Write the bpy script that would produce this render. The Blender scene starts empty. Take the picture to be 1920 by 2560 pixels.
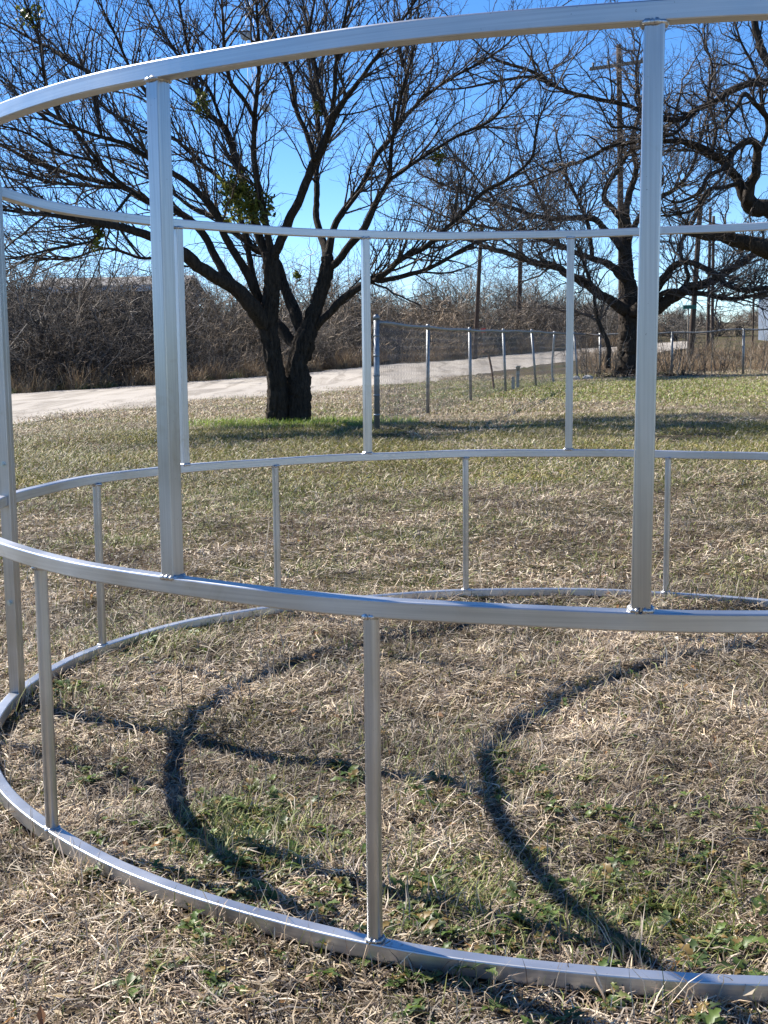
import bpy, math, random
import numpy as np
from mathutils import Vector, Matrix
rng = np.random.default_rng(7)
random.seed(7)
SC = bpy.context.scene
COL = SC.collection

# ------------------------------------------------------------------ camera, sky, sun, exposure
W = 0.032                                  # tube width of the ring frame, the unit of the survey
F, PITCH, ROLL = 3101.6, 0.117864, -0.023883
CX, CY, RAD = 20.347 * W, 114.412 * W, 55.3944 * W
Z0, Z1, Z2 = -31.9197 * W, -12.7248 * W, 16.4199 * W
AX, AY, ECC, PHI = -0.013538, 0.006143, -0.032561, 1.122672
CAMZ = 1.035
cam_d = bpy.data.cameras.new('camera'); cam = bpy.data.objects.new('camera', cam_d); COL.objects.link(cam)
cam_d.sensor_fit = 'HORIZONTAL'; cam_d.sensor_width = 36; cam_d.lens = 36 * F / 1920
cam_d.clip_start = 0.05; cam_d.clip_end = 3000
fw = Vector((0, math.cos(PITCH), -math.sin(PITCH))); up = Vector((0, math.sin(PITCH), math.cos(PITCH))); rt = Vector((1, 0, 0))
rt2 = math.cos(ROLL) * rt + math.sin(ROLL) * up; up2 = math.cos(ROLL) * up - math.sin(ROLL) * rt
cam.matrix_world = Matrix(((rt2.x, up2.x, -fw.x, 0), (rt2.y, up2.y, -fw.y, 0), (rt2.z, up2.z, -fw.z, CAMZ), (0, 0, 0, 1)))
SC.camera = cam

SUN_EL = math.radians(43.5)
SUN_H = Vector((-0.84, 0.54)).normalized()           # where the sun stands
world = bpy.data.worlds.new('World'); SC.world = world; world.use_nodes = True
wn = world.node_tree; sky = wn.nodes.new('ShaderNodeTexSky'); sky.sky_type = 'NISHITA'; sky.sun_disc = False
sky.sun_elevation = SUN_EL; sky.sun_rotation = math.atan2(SUN_H.x, SUN_H.y)
sky.altitude = 3000; sky.air_density = 1.0; sky.dust_density = 0.0; sky.ozone_density = 1.8
bg = wn.nodes['Background']; bg.inputs['Strength'].default_value = 0.092
hs_ = wn.nodes.new('ShaderNodeHueSaturation'); hs_.inputs['Saturation'].default_value = 1.30; hs_.inputs['Hue'].default_value = .506
wn.links.new(sky.outputs[0], hs_.inputs['Color']); wn.links.new(hs_.outputs[0], bg.inputs[0])
sd = bpy.data.lights.new('sun', 'SUN'); sd.energy = 5.0; sd.angle = math.radians(0.53); sd.color = (1, 0.95, 0.87)
sun = bpy.data.objects.new('sun', sd); COL.objects.link(sun)
L = Vector((-SUN_H.x * math.cos(SUN_EL), -SUN_H.y * math.cos(SUN_EL), -math.sin(SUN_EL)))
sun.rotation_euler = L.to_track_quat('-Z', 'Y').to_euler(); sun.location = (-20, 12, 25)
SC.view_settings.view_transform = 'Standard'; SC.view_settings.look = 'None'
SC.view_settings.exposure = 1.26; SC.view_settings.gamma = 1.0; SC.view_settings.use_curve_mapping = False
SC.render.engine = 'CYCLES'
SC.cycles.max_bounces = 4; SC.cycles.diffuse_bounces = 2; SC.cycles.glossy_bounces = 2; SC.cycles.transparent_max_bounces = 6

# ------------------------------------------------------------------ survey helpers
def ray(px, py):
    u, v = px - 960, py - 1280
    c, s = math.cos(ROLL), math.sin(ROLL)
    a, b = c * u + s * v, -s * u + c * v
    return fw + rt * (a / F) - up * (b / F)
def at(px, py, Y):                                     # the world point at distance Y seen at that spot
    d = ray(px, py); k = Y / d.y
    return np.array((d.x * k, Y, CAMZ + d.z * k))
def vnoise(x, y, s=0):
    return (np.sin(x * 1.7 + 1.3 * np.sin(y * 1.1 + s) + s * 2.1) * np.sin(y * 1.9 + 1.1 * np.sin(x * 1.3 - s) - s)
            + .5 * np.sin(x * 3.9 + 2.2 * np.sin(y * 2.7 + s * 3)) * np.sin(y * 4.3 + 1.7 * np.sin(x * 3.1)))
TY = np.array([-30, 5.2, 7, 10, 14.66, 18, 21, 24.7, 27.4, 31, 34, 40, 46, 60, 90, 150, 400, 900.])
TZ = np.array([-.0, .0, .05, .155, .32, .345, .37, .43, .47, .505, .53, .72, .98, 1.65, 3.2, 5.2, 8, 12.])
_fy = np.linspace(-30, 900, 18601); _fz = np.interp(_fy, TY, TZ)
_k = np.ones(31) / 31; _fz = np.convolve(np.pad(_fz, 15, mode='edge'), _k, 'valid')
def ground(x, y):
    x = np.asarray(x, float); y = np.asarray(y, float)
    near = np.clip((9 - y) / 4, 0, 1)
    plane = (AX * (x - CX) + AY * (y - CY)) * near
    amp = np.clip((30 - y) / 20, 0, 1)
    return (np.interp(y, _fy, _fz) - .016 + plane + amp * (.010 * vnoise(x * 2.1, y * 2.1, 1) + .006 * vnoise(x * 7, y * 7, 2))
            + .03 * vnoise(x * .25, y * .25, 3) * np.clip((y - 6) / 8, 0, 1))
def gz(x, y): return float(ground(x, y))
def hit(px, py):                                       # where that line of sight meets the ground
    d = ray(px, py); prev = 1.0
    for i in range(4000):
        y = 1.0 * 1.0035 ** i
        x = d.x / d.y * y; z = CAMZ + d.z / d.y * y
        if z < gz(x, y):
            lo, hi = prev, y
            for _ in range(25):
                m = (lo + hi) / 2
                if CAMZ + d.z / d.y * m < gz(d.x / d.y * m, m): hi = m
                else: lo = m
            return np.array((d.x / d.y * hi, hi, gz(d.x / d.y * hi, hi)))
        prev = y
        if y > 600: break
    return None

# ------------------------------------------------------------------ mesh helpers
class MB:
    def __init__(s): s.v = []; s.q = []; s.t = []; s.c = []; s.n = 0
    def add(s, v, q=None, t=None, col=None):
        v = np.asarray(v, float).reshape(-1, 3)
        if q is not None and len(q): s.q.append(np.asarray(q, np.int64).reshape(-1, 4) + s.n)
        if t is not None and len(t): s.t.append(np.asarray(t, np.int64).reshape(-1, 3) + s.n)
        s.v.append(v)
        if col is not None: s.c.append(np.broadcast_to(np.asarray(col, float), (len(v), 3)))
        s.n += len(v)
    def mesh(s, name, mat, smooth=True, origin=(0, 0, 0)):
        me = bpy.data.meshes.new(name)
        v = np.concatenate(s.v) - np.asarray(origin)
        q = np.concatenate(s.q) if s.q else np.zeros((0, 4), np.int64)
        t = np.concatenate(s.t) if s.t else np.zeros((0, 3), np.int64)
        me.vertices.add(len(v)); me.vertices.foreach_set('co', v.astype(np.float32).ravel())
        li = np.concatenate([q.ravel(), t.ravel()]); me.loops.add(len(li)); me.loops.foreach_set('vertex_index', li.astype(np.int32))
        ls = np.concatenate([np.arange(len(q)) * 4, len(q) * 4 + np.arange(len(t)) * 3])
        me.polygons.add(len(ls)); me.polygons.foreach_set('loop_start', ls.astype(np.int32))
        me.polygons.foreach_set('use_smooth', np.full(len(ls), smooth))
        me.update(calc_edges=True); me.validate()
        if s.c:
            c = np.concatenate(s.c); a = me.color_attributes.new('Col', 'FLOAT_COLOR', 'POINT')
            a.data.foreach_set('color', np.concatenate([c, np.ones((len(c), 1))], 1).astype(np.float32).ravel())
        if mat: me.materials.append(mat)
        return me
    def obj(s, name, mat, parent=None, smooth=True, origin=None):
        if origin is None: origin = tuple(parent['_o']) if parent is not None else (0, 0, 0)
        o = bpy.data.objects.new(name, s.mesh(name, mat, smooth, origin)); COL.objects.link(o)
        if parent is not None: o.parent = parent
        else: o.location = origin
        if parent is not None: o['_o'] = list(origin)
        return o
def thing(name, label, cat, loc, group=None):
    o = bpy.data.objects.new(name, None); COL.objects.link(o); o.location = loc; o.empty_display_size = .1
    o['label'] = label; o['category'] = cat; o['_o'] = [float(a) for a in loc]
    if group: o['group'] = group
    return o
def tag(o, label, cat, group=None):
    o['label'] = label; o['category'] = cat
    if group: o['group'] = group
    return o
def tubes(P, R, k=6, cap=False, twist=0.0, ridge=None):
    P = np.asarray(P, float); R = np.asarray(R, float)
    if P.ndim == 2: P = P[None]; R = R[None]
    B, n, _ = P.shape
    T = np.gradient(P, axis=1); T /= np.linalg.norm(T, axis=2, keepdims=True) + 1e-12
    ref = np.array((.31, .17, .0)) + 0 * T
    ref = np.where(np.abs(T[..., 2:3]) > .6, np.array((1., .2, 0)), np.array((.1, .15, 1.)))
    U = np.cross(T, ref); U /= np.linalg.norm(U, axis=2, keepdims=True) + 1e-12
    for i in range(1, n):                              # keep the frame from jumping
        Ui = U[:, i - 1] - T[:, i] * (U[:, i - 1] * T[:, i]).sum(1, keepdims=True)
        U[:, i] = Ui / (np.linalg.norm(Ui, axis=1, keepdims=True) + 1e-12)
    V = np.cross(T, U)
    a = np.arange(k) * 2 * np.pi / k + twist
    rr = R[..., None] * (np.ones(k) if ridge is None else ridge)
    v = P[:, :, None] + rr[..., None] * (np.cos(a)[None, None, :, None] * U[:, :, None] + np.sin(a)[None, None, :, None] * V[:, :, None])
    idx = np.arange(B * n * k).reshape(B, n, k)
    q = np.stack([idx[:, :-1, :], np.roll(idx, -1, 2)[:, :-1, :], np.roll(idx, -1, 2)[:, 1:, :], idx[:, 1:, :]], -1).reshape(-1, 4)
    t = []
    v = v.reshape(-1, 3)
    if cap:
        ce = np.concatenate([P[:, 0], P[:, -1]]); b0 = len(v); v = np.concatenate([v, ce])
        for b in range(B):
            for j in range(k):
                t.append((idx[b, 0, (j + 1) % k], idx[b, 0, j], b0 + b)); t.append((idx[b, -1, j], idx[b, -1, (j + 1) % k], b0 + B + b))
    return v, q, np.array(t).reshape(-1, 3)
def box(c, ex, ey, ez):                                # centre and three half-axis vectors
    c, ex, ey, ez = [np.asarray(a, float) for a in (c, ex, ey, ez)]
    v = np.array([c + sx * ex + sy * ey + sz * ez for sx in (-1, 1) for sy in (-1, 1) for sz in (-1, 1)])
    q = [(0, 1, 3, 2), (4, 6, 7, 5), (0, 4, 5, 1), (2, 3, 7, 6), (0, 2, 6, 4), (1, 5, 7, 3)]
    return v, q
def resample(path, n):
    path = np.asarray(path, float); d = np.r_[0, np.cumsum(np.linalg.norm(np.diff(path[:, :3], axis=0), axis=1))]
    s = np.linspace(0, d[-1], n)
    return np.stack([np.interp(s, d, path[:, j]) for j in range(path.shape[1])], 1)
def smooth_path(path, n):                              # Catmull-Rom through the points
    p = np.asarray(path, float); p = np.vstack([2 * p[0] - p[1], p, 2 * p[-1] - p[-2]]); out = []
    m = 6
    for i in range(1, len(p) - 2):
        t = np.linspace(0, 1, m, endpoint=False)[:, None]
        out.append(.5 * (2 * p[i] + (p[i + 1] - p[i - 1]) * t + (2 * p[i - 1] - 5 * p[i] + 4 * p[i + 1] - p[i + 2]) * t ** 2 + (3 * p[i] - p[i - 1] - 3 * p[i + 1] + p[i + 2]) * t ** 3))
    out.append(p[-2][None])
    return resample(np.vstack(out), n)

# ------------------------------------------------------------------ materials
def mat_new(name):
    m = bpy.data.materials.new(name); m.use_nodes = True
    nt = m.node_tree; b = nt.nodes['Principled BSDF']
    return m, nt, b
def ramp(nt, fac, stops):
    r = nt.nodes.new('ShaderNodeValToRGB'); e = r.color_ramp.elements
    while len(e) < len(stops): e.new(.5)
    for el, (p, c) in zip(e, stops): el.position = p; el.color = (*c, 1) if len(c) == 3 else c
    nt.links.new(fac, r.inputs[0]); return r.outputs[0]
def noise(nt, scale, detail=4, rough=.55, stretch=None, coord='Object', dist=0):
    tc = nt.nodes.new('ShaderNodeTexCoord'); mp = nt.nodes.new('ShaderNodeMapping')
    if stretch: mp.inputs['Scale'].default_value = stretch
    nt.links.new(tc.outputs[coord], mp.inputs[0])
    n = nt.nodes.new('ShaderNodeTexNoise'); n.inputs['Scale'].default_value = scale; n.inputs['Detail'].default_value = detail
    n.inputs['Roughness'].default_value = rough; n.inputs['Distortion'].default_value = dist
    nt.links.new(mp.outputs[0], n.inputs['Vector']); return n.outputs['Fac']
def bump(nt, b, h, strength=.3, dist=.01):
    bp = nt.nodes.new('ShaderNodeBump'); bp.inputs['Strength'].default_value = strength; bp.inputs['Distance'].default_value = dist
    nt.links.new(h, bp.inputs['Height']); nt.links.new(bp.outputs[0], b.inputs['Normal'])
def simple(name, c0, c1, scale=8, rough=.8, metal=0., bmp=.3, bd=.01, stretch=None, spec=.3):
    m, nt, b = mat_new(name)
    f = noise(nt, scale, 6, .6, stretch)
    nt.links.new(ramp(nt, f, [(.3, c0), (.7, c1)]), b.inputs['Base Color'])
    b.inputs['Roughness'].default_value = rough; b.inputs['Metallic'].default_value = metal
    b.inputs['Specular IOR Level'].default_value = spec
    if bmp: bump(nt, b, f, bmp, bd)
    return m
def metal_mat(name, stretch, dark, light, r0, r1):
    m, nt, b = mat_new(name)
    f = noise(nt, 3.2, 4, .55); g = noise(nt, 26, 3, .6, stretch)          # broad tarnish, drawing lines along the tube
    def mul(a, c):
        x = nt.nodes.new('ShaderNodeMix'); x.data_type = 'RGBA'; x.blend_type = 'MULTIPLY'; x.inputs[0].default_value = 1
        nt.links.new(a, x.inputs[6]); nt.links.new(c, x.inputs[7]); return x.outputs[2]
    base = ramp(nt, f, [(.34, dark), (.66, light)])
    lines = ramp(nt, g, [(.34, (.84, .84, .85)), (.60, (1, 1, 1))])
    specks = ramp(nt, noise(nt, 210, 2, .5), [(.735, (1, 1, 1)), (.77, (.55, .54, .52))])
    stain = ramp(nt, noise(nt, 7, 4, .7, dist=.8), [(.62, (1, 1, 1)), (.76, (.86, .83, .76))])
    nt.links.new(mul(mul(mul(base, lines), specks), stain), b.inputs['Base Color'])
    b.inputs['Metallic'].default_value = .93
    rr = nt.nodes.new('ShaderNodeMapRange'); rr.inputs[1].default_value = .3; rr.inputs[2].default_value = .7; rr.inputs[3].default_value = r0; rr.inputs[4].default_value = r1
    nt.links.new(f, rr.inputs[0]); nt.links.new(rr.outputs[0], b.inputs['Roughness'])
    bump(nt, b, g, .04, .001)
    return m
M = {}
M['rail'] = metal_mat('mill_aluminium_rail', (.12, .12, 9), (.50, .503, .508), (.61, .612, .617), .34, .47)
M['post'] = metal_mat('mill_aluminium_post', (9, 9, .12), (.40, .402, .41), (.52, .522, .532), .28, .42)
M['weld'] = simple('weld_bead', (.30, .29, .28), (.72, .72, .73), 45, .35, .9, .5, .003)
M['zinc'] = simple('zinc_bolt', (.4, .46, .48), (.6, .66, .68), 30, .35, .9, .2, .001)
M['galv'] = simple('galvanised_steel', (.20, .21, .22), (.32, .33, .34), 25, .5, .7, .2, .003)
M['wire'] = simple('galvanised_wire', (.16, .16, .16), (.25, .25, .25), 30, .6, .3, 0)
M['rust'] = simple('rusty_pipe', (.10, .055, .035), (.22, .12, .07), 20, .85, 0, .4, .005)
M['timber'] = simple('creosote_pole', (.040, .027, .020), (.095, .066, .050), 10, .9, 0, .5, .01, (6, 6, .4))
M['greywood'] = simple('weathered_wood', (.14, .12, .10), (.26, .23, .19), 10, .9, 0, .5, .01, (6, 6, .5))
def bark(name, c0, c1):
    m, nt, b = mat_new(name)
    f = noise(nt, 9, 8, .65, (3.2, 3.2, .75), dist=.8); g = noise(nt, 45, 4, .6, (1, 1, .5))
    ad = nt.nodes.new('ShaderNodeMath'); ad.operation = 'MULTIPLY_ADD'; ad.inputs[1].default_value = .3; nt.links.new(g, ad.inputs[0]); nt.links.new(f, ad.inputs[2])
    nt.links.new(ramp(nt, ad.outputs[0], [(.42, c0), (.85, c1)]), b.inputs['Base Color'])
    b.inputs['Roughness'].default_value = .9; b.inputs['Specular IOR Level'].default_value = .15
    bump(nt, b, ad.outputs[0], .9, .03); return m
M['bark'] = bark('dark_bark', (.008, .0065, .005), (.062, .049, .038))
M['bark2'] = bark('grey_brown_bark', (.014, .011, .009), (.066, .053, .042))
M['twig'] = simple('twig_bark', (.026, .020, .016), (.085, .066, .053), 12, .75, 0, 0, 0)
M['twig2'] = simple('pale_twig_bark', (.05, .041, .036), (.15, .122, .105), 12, .75, 0, 0, 0)
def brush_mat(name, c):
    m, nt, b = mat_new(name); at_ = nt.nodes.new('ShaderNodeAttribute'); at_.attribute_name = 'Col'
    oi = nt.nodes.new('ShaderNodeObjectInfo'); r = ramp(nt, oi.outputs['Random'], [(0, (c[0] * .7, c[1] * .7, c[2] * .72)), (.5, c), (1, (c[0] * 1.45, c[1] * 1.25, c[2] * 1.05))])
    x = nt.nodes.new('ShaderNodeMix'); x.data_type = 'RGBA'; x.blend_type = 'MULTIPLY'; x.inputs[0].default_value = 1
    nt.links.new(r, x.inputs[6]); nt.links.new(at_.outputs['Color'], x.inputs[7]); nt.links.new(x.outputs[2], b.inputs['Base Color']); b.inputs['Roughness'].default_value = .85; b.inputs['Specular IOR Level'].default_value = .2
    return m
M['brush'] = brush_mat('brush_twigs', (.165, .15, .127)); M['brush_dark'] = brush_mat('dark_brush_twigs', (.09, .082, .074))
def leafy(name, transl=.35, rough=.6, vary=.35):
    m, nt, b = mat_new(name)
    at_ = nt.nodes.new('ShaderNodeAttribute'); at_.attribute_name = 'Col'
    oi = nt.nodes.new('ShaderNodeObjectInfo')
    mr = nt.nodes.new('ShaderNodeMapRange'); mr.inputs[3].default_value = 1 - vary; mr.inputs[4].default_value = 1 + vary * .6
    nt.links.new(oi.outputs['Random'], mr.inputs[0])
    mx = nt.nodes.new('ShaderNodeVectorMath'); mx.operation = 'SCALE'; nt.links.new(at_.outputs['Color'], mx.inputs[0]); nt.links.new(mr.outputs[0], mx.inputs['Scale'])
    nt.links.new(mx.outputs[0], b.inputs['Base Color']); b.inputs['Roughness'].default_value = rough; b.inputs['Specular IOR Level'].default_value = .35
    tr = nt.nodes.new('ShaderNodeBsdfTranslucent'); nt.links.new(mx.outputs[0], tr.inputs['Color'])
    ms = nt.nodes.new('ShaderNodeMixShader'); ms.inputs[0].default_value = transl
    nt.links.new(b.outputs[0], ms.inputs[1]); nt.links.new(tr.outputs[0], ms.inputs[2]); nt.links.new(ms.outputs[0], nt.nodes['Material Output'].inputs[0])
    return m
M['blade'] = leafy('grass_blades', .18); M['leaf'] = leafy('leaf_blades', .4, .45, .25)

# ------------------------------------------------------------------ ground and road
xs0 = np.concatenate([-np.geomspace(2.6, 900, 60)[::-1], np.linspace(-2.5, 2.5, 101), np.geomspace(2.6, 900, 60)])
ys0 = np.concatenate([-np.geomspace(.5, 60, 14)[::-1], np.linspace(-.2, 9, 190), np.geomspace(9.1, 40, 110), np.geomspace(41, 900, 50)])
XX, YY = np.meshgrid(xs0, ys0); ZZ = ground(XX, YY)
gi = np.arange(XX.size).reshape(XX.shape)
mb = MB(); mb.add(np.stack([XX, YY, ZZ], -1).reshape(-1, 3), np.stack([gi[:-1, :-1], gi[:-1, 1:], gi[1:, 1:], gi[1:, :-1]], -1).reshape(-1, 4))
m, nt, b = mat_new('dry_lawn_soil')
f1 = noise(nt, 1.1, 6, .6); f2 = noise(nt, 38, 6, .7); f3 = noise(nt, .35, 4, .6)
c1 = ramp(nt, f2, [(.28, (.02, .014, .009)), (.5, (.075, .055, .034)), (.72, (.20, .155, .10))])
c2 = ramp(nt, f2, [(.28, (.016, .018, .007)), (.5, (.055, .058, .02)), (.72, (.14, .13, .058))])
mk = ramp(nt, f1, [(.46, (0, 0, 0)), (.62, (1, 1, 1))])
mx = nt.nodes.new('ShaderNodeMix'); mx.data_type = 'RGBA'; nt.links.new(mk, mx.inputs[0]); nt.links.new(c1, mx.inputs[6]); nt.links.new(c2, mx.inputs[7])
nt.links.new(mx.outputs[2], b.inputs['Base Color']); b.inputs['Roughness'].default_value = .95; b.inputs['Specular IOR Level'].default_value = .1
bump(nt, b, f2, .8, .03)
g_o = mb.obj('ground', m); g_o['kind'] = 'structure'

NEAR = [(-260, 1112), (-120, 1092), (36, 1067), (145, 1046), (265, 1030), (386, 1022), (465, 1013), (560, 1001), (680, 994), (790, 986), (902, 972), (955, 968), (1064, 957), (1180, 938), (1259, 927), (1393, 908), (1470, 898), (1560, 888), (1660, 880), (1720, 872)]
FAR = [(-260, 1004), (-120, 995), (36, 985), (145, 978), (265, 970), (386, 962), (465, 957), (560, 949), (680, 940), (790, 930), (902, 919), (955, 913), (1064, 906), (1180, 897), (1259, 889), (1393, 878), (1470, 871), (1560, 864), (1660, 857), (1720, 853)]
def hp(p): return hit(*p)
near3 = smooth_path([hp(p) for p in NEAR], 260); far3 = smooth_path([hp(p) for p in FAR], 260)
rr_ = np.random.default_rng(3)
wob = np.interp(np.arange(260), np.arange(0, 260, 2), rr_.normal(0, .035, 130))
mb = MB(); cols = 15; V = []
for j in range(cols):
    t = j / (cols - 1); p = near3 * (1 - t) + far3 * t
    w_ = wob * (1 - 2 * t) * (1 if j in (0, cols - 1) else 0) * 8
    d = far3 - near3; d /= np.linalg.norm(d, axis=1, keepdims=True)
    p = p + d * w_[:, None]
    p[:, 2] = ground(p[:, 0], p[:, 1]) + .012 + .05 * (1 - (2 * t - 1) ** 2)
    V.append(p)
V = np.array(V); gi = np.arange(V.shape[0] * V.shape[1]).reshape(V.shape[:2])
mb.add(V.reshape(-1, 3), np.stack([gi[:-1, :-1], gi[:-1, 1:], gi[1:, 1:], gi[1:, :-1]], -1).reshape(-1, 4))
m, nt, b = mat_new('worn_road')
f1 = noise(nt, .5, 5, .6, (1, .35, 1)); f2 = noise(nt, 60, 5, .7); f3 = noise(nt, 1.6, 5, .65, (1, .12, 1), dist=1.0)
c1 = ramp(nt, f1, [(.3, (.285, .25, .21)), (.7, (.37, .33, .28))]); c3 = ramp(nt, f3, [(.38, (.62, .60, .57)), (.52, (1, 1, 1))]); c2 = ramp(nt, f2, [(.3, (.75, .75, .74)), (.65, (1.1, 1.1, 1.1))])
a = nt.nodes.new('ShaderNodeMix'); a.data_type = 'RGBA'; a.blend_type = 'MULTIPLY'; a.inputs[0].default_value = 1; nt.links.new(c1, a.inputs[6]); nt.links.new(c2, a.inputs[7])
a2 = nt.nodes.new('ShaderNodeMix'); a2.data_type = 'RGBA'; a2.blend_type = 'MULTIPLY'; a2.inputs[0].default_value = 1; nt.links.new(a.outputs[2], a2.inputs[6]); nt.links.new(c3, a2.inputs[7])
nt.links.new(a2.outputs[2], b.inputs['Base Color']); b.inputs['Roughness'].default_value = .9; bump(nt, b, f2, .4, .01)
road = mb.obj('road', m); road['kind'] = 'structure'

# ------------------------------------------------------------------ the ring frame
NRM = np.array((-AX, -AY, 1.)); NRM /= np.linalg.norm(NRM)
def rp(th, dr, z):                                     # a point of the ring: angle in degrees, offset outward, height above the camera plane
    t = np.radians(np.asarray(th, float)); rr = RAD + dr
    X = rr * (1 + ECC) * np.cos(t); Y = rr * (1 - ECC) * np.sin(t); c, s = math.cos(PHI), math.sin(PHI)
    x = c * X - s * Y; y = s * X + c * Y
    return np.stack([x + CX, y + CY, CAMZ + z + AX * x + AY * y], -1)
def tang(th):
    d = rp(th + .05, 0, 0) - rp(th - .05, 0, 0); return d / np.linalg.norm(d)
ring = thing('ring_frame', 'large round frame of silver square tubing standing on the dry lawn', 'metal frame', (CX, CY, CAMZ + Z0 - W / 2))
h = W / 2; ch = W * .09
PROF = [(-h + ch, -h), (h - ch, -h), (h - ch * .3, -h + ch * .3), (h, -h + ch), (h, h - ch), (h - ch * .3, h - ch * .3), (h - ch, h), (-h + ch, h), (-h + ch * .3, h - ch * .3), (-h, h - ch), (-h, -h + ch), (-h + ch * .3, -h + ch * .3)]
def rail(name, z, a0, a1):
    th = np.linspace(a0, a1, 190); k = len(PROF)
    v = np.stack([rp(th, p[0], z + p[1]) for p in PROF], 1)
    # slight hand-bent unevenness
    v[:, :, 2] += (.0016 * np.sin(th * .11 + z * 9) + .001 * np.sin(th * .31 + 2 * z))[:, None]
    idx = np.arange(len(th) * k).reshape(len(th), k); nx = np.roll(idx, -1, 1)
    mb = MB(); mb.add(v.reshape(-1, 3), np.stack([idx[:-1], nx[:-1], nx[1:], idx[1:]], -1).reshape(-1, 4))
    return mb.obj(name, M['rail'], ring, smooth=False)
J0, J1 = 113.1, 293.0
for nm, z in (('bottom_rail', Z0), ('middle_rail', Z1), ('top_rail', Z2)):
    rail(nm, z, J0 + 1.13, J1 - 1.13); rail(nm, z, J1 + 1.13, J0 + 360 - 1.13)
def sweep_post(th, za, zb, width, name='post', lean=0., parent=ring, round_=False, extra=0.):
    t = tang(th); r = np.cross(t, NRM); r /= np.linalg.norm(r)
    A = rp(th, 0, za) + t * extra; B = rp(th, 0, zb) + t * (lean + extra) + NRM * 0
    B = A + NRM * np.dot(B - A, NRM) + t * lean
    hw = width / 2; mb = MB()
    if round_:
        n = 20; a = np.arange(n) * 2 * np.pi / n
        sq = (np.abs(np.cos(a)) ** 3 + np.abs(np.sin(a)) ** 3) ** (-1 / 3)
        prof = [(hw * sq[i] * math.cos(a[i]), hw * sq[i] * math.sin(a[i])) for i in range(n)]
    else:
        s = width / W; prof = [(p[0] * s, p[1] * s) for p in PROF]
    k = len(prof); ns = 12
    V = []
    for i in range(ns + 1):
        c = A + (B - A) * i / ns
        for p in prof: V.append(c + r * p[0] + t * p[1])
    idx = np.arange((ns + 1) * k).reshape(ns + 1, k); nx = np.roll(idx, -1, 1)
    mb.add(V, np.stack([idx[:-1], nx[:-1], nx[1:], idx[1:]], -1).reshape(-1, 4))
    o = mb.obj(name, M['post'], parent, smooth=round_)
    return o, A, B, t, r
def weld(parent, c, t, r, width, rnd=False):
    mb = MB(); n = 48; P = []; hw = width / 2
    for i in range(n + 1):
        a = 2 * np.pi * i / n
        e = 2.4 if rnd else 7.
        q = (abs(math.cos(a)) ** e + abs(math.sin(a)) ** e) ** (-1 / e)
        P.append(c + r * hw * q * math.cos(a) + t * hw * q * math.sin(a))
    R = W * (.085 + .13 * rng.random(n + 1)) ; R[-1] = R[0]
    P = np.array(P) + rng.normal(0, W * .012, (n + 1, 3)); P[-1] = P[0]
    mb.add(*tubes(P, R, 6)); return mb.obj('weld_bead', M['weld'], parent)
UP = [(168.75, .05), (196.5, .22), (224.8, 0), (253, 0), (321, 0), (349.8, 0), (19.25, 0.03), (47.5, 0.), (76, 0), (140.9, 0)]
for th, ln in UP:
    o, A, B, t, r = sweep_post(th, Z1 + W * .47, Z2 - W * .47, W * .972, 'upright', -ln * W * (1 if 90 < th < 270 else -1) * -1)
    weld(o, A + NRM * W * .05, t, r, W * .985); weld(o, B - NRM * W * .05, t, r, W * .985)
LO = [153.75, 182.0, 210.3, 238.6, 266.8, 307, 335, 6.25, 33.75, 61.75, 92.25, 127.]
for th in LO:
    o, A, B, t, r = sweep_post(th, Z0 + W * .47, Z1 - W * .47, W * .80, 'strut', 0, ring, True)
    weld(o, A + NRM * W * .05, t, r, W * .84, True); weld(o, B - NRM * W * .05, t, r, W * .84, True)
for J in (J0, J1):
    for sgn in (-1, 1):
        o, A, B, t, r = sweep_post(J, Z0 - W * .49, Z2 + W * .49, W * .985, 'joint_post', 0, ring, False, sgn * W * .497)
        if sgn == 1:
            for fz in (.20, .47, .80):
                c = A + (B - A) * fz; inn = -r if np.dot(-r, np.array((CX, CY, 0)) - c) > 0 else r
                for side in (-1, 1):
                    mb = MB(); ax = t * 1; p0 = c + ax * (W * .49) + inn * 0
                    mb.add(*tubes(np.array([p0, p0 + ax * W * .06]), np.array([W * .30, W * .30]), 16, True))
                    mb.add(*tubes(np.array([p0 + ax * W * .061, p0 + ax * W * .3]), np.array([W * .2, W * .19]), 6, True))
                    mb.add(*tubes(np.array([p0 + ax * W * .3, p0 + ax * W * .42]), np.array([W * .1, W * .1]), 10, True))
                    mb.obj('bolt', M['zinc'], o, smooth=False); break

# ------------------------------------------------------------------ trees
def unit(v): return v / (np.linalg.norm(v) + 1e-12)
def walk(p, d, length, n, wig, upb, r):
    P = [p]; st = length / (n - 1)
    dx, dy, dz = d; x, y, z = p; sgn = 1
    ox, oy, oz = r.gauss(0, 1), r.gauss(0, 1), r.gauss(0, 1)
    for i in range(n - 1):
        sgn = -sgn
        dx += r.gauss(0, wig) + sgn * ox * wig * .7; dy += r.gauss(0, wig) + sgn * oy * wig * .7; dz += r.gauss(0, wig) + sgn * oz * wig * .7 + upb
        l = math.sqrt(dx * dx + dy * dy + dz * dz) + 1e-9; dx /= l; dy /= l; dz /= l
        x += dx * st; y += dy * st; z += dz * st; P.append((x, y, z))
    return P
def side_dir(t, ang, r, bias):
    a = (r.gauss(0, 1), r.gauss(0, 1), r.gauss(0, 1) + bias)
    dot = sum(a[i] * t[i] for i in range(3)); s = [a[i] - dot * t[i] for i in range(3)]
    l = math.sqrt(sum(q * q for q in s)) + 1e-9; c, sn = math.cos(ang), math.sin(ang)
    return tuple(t[i] * c + s[i] / l * sn for i in range(3))
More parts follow.
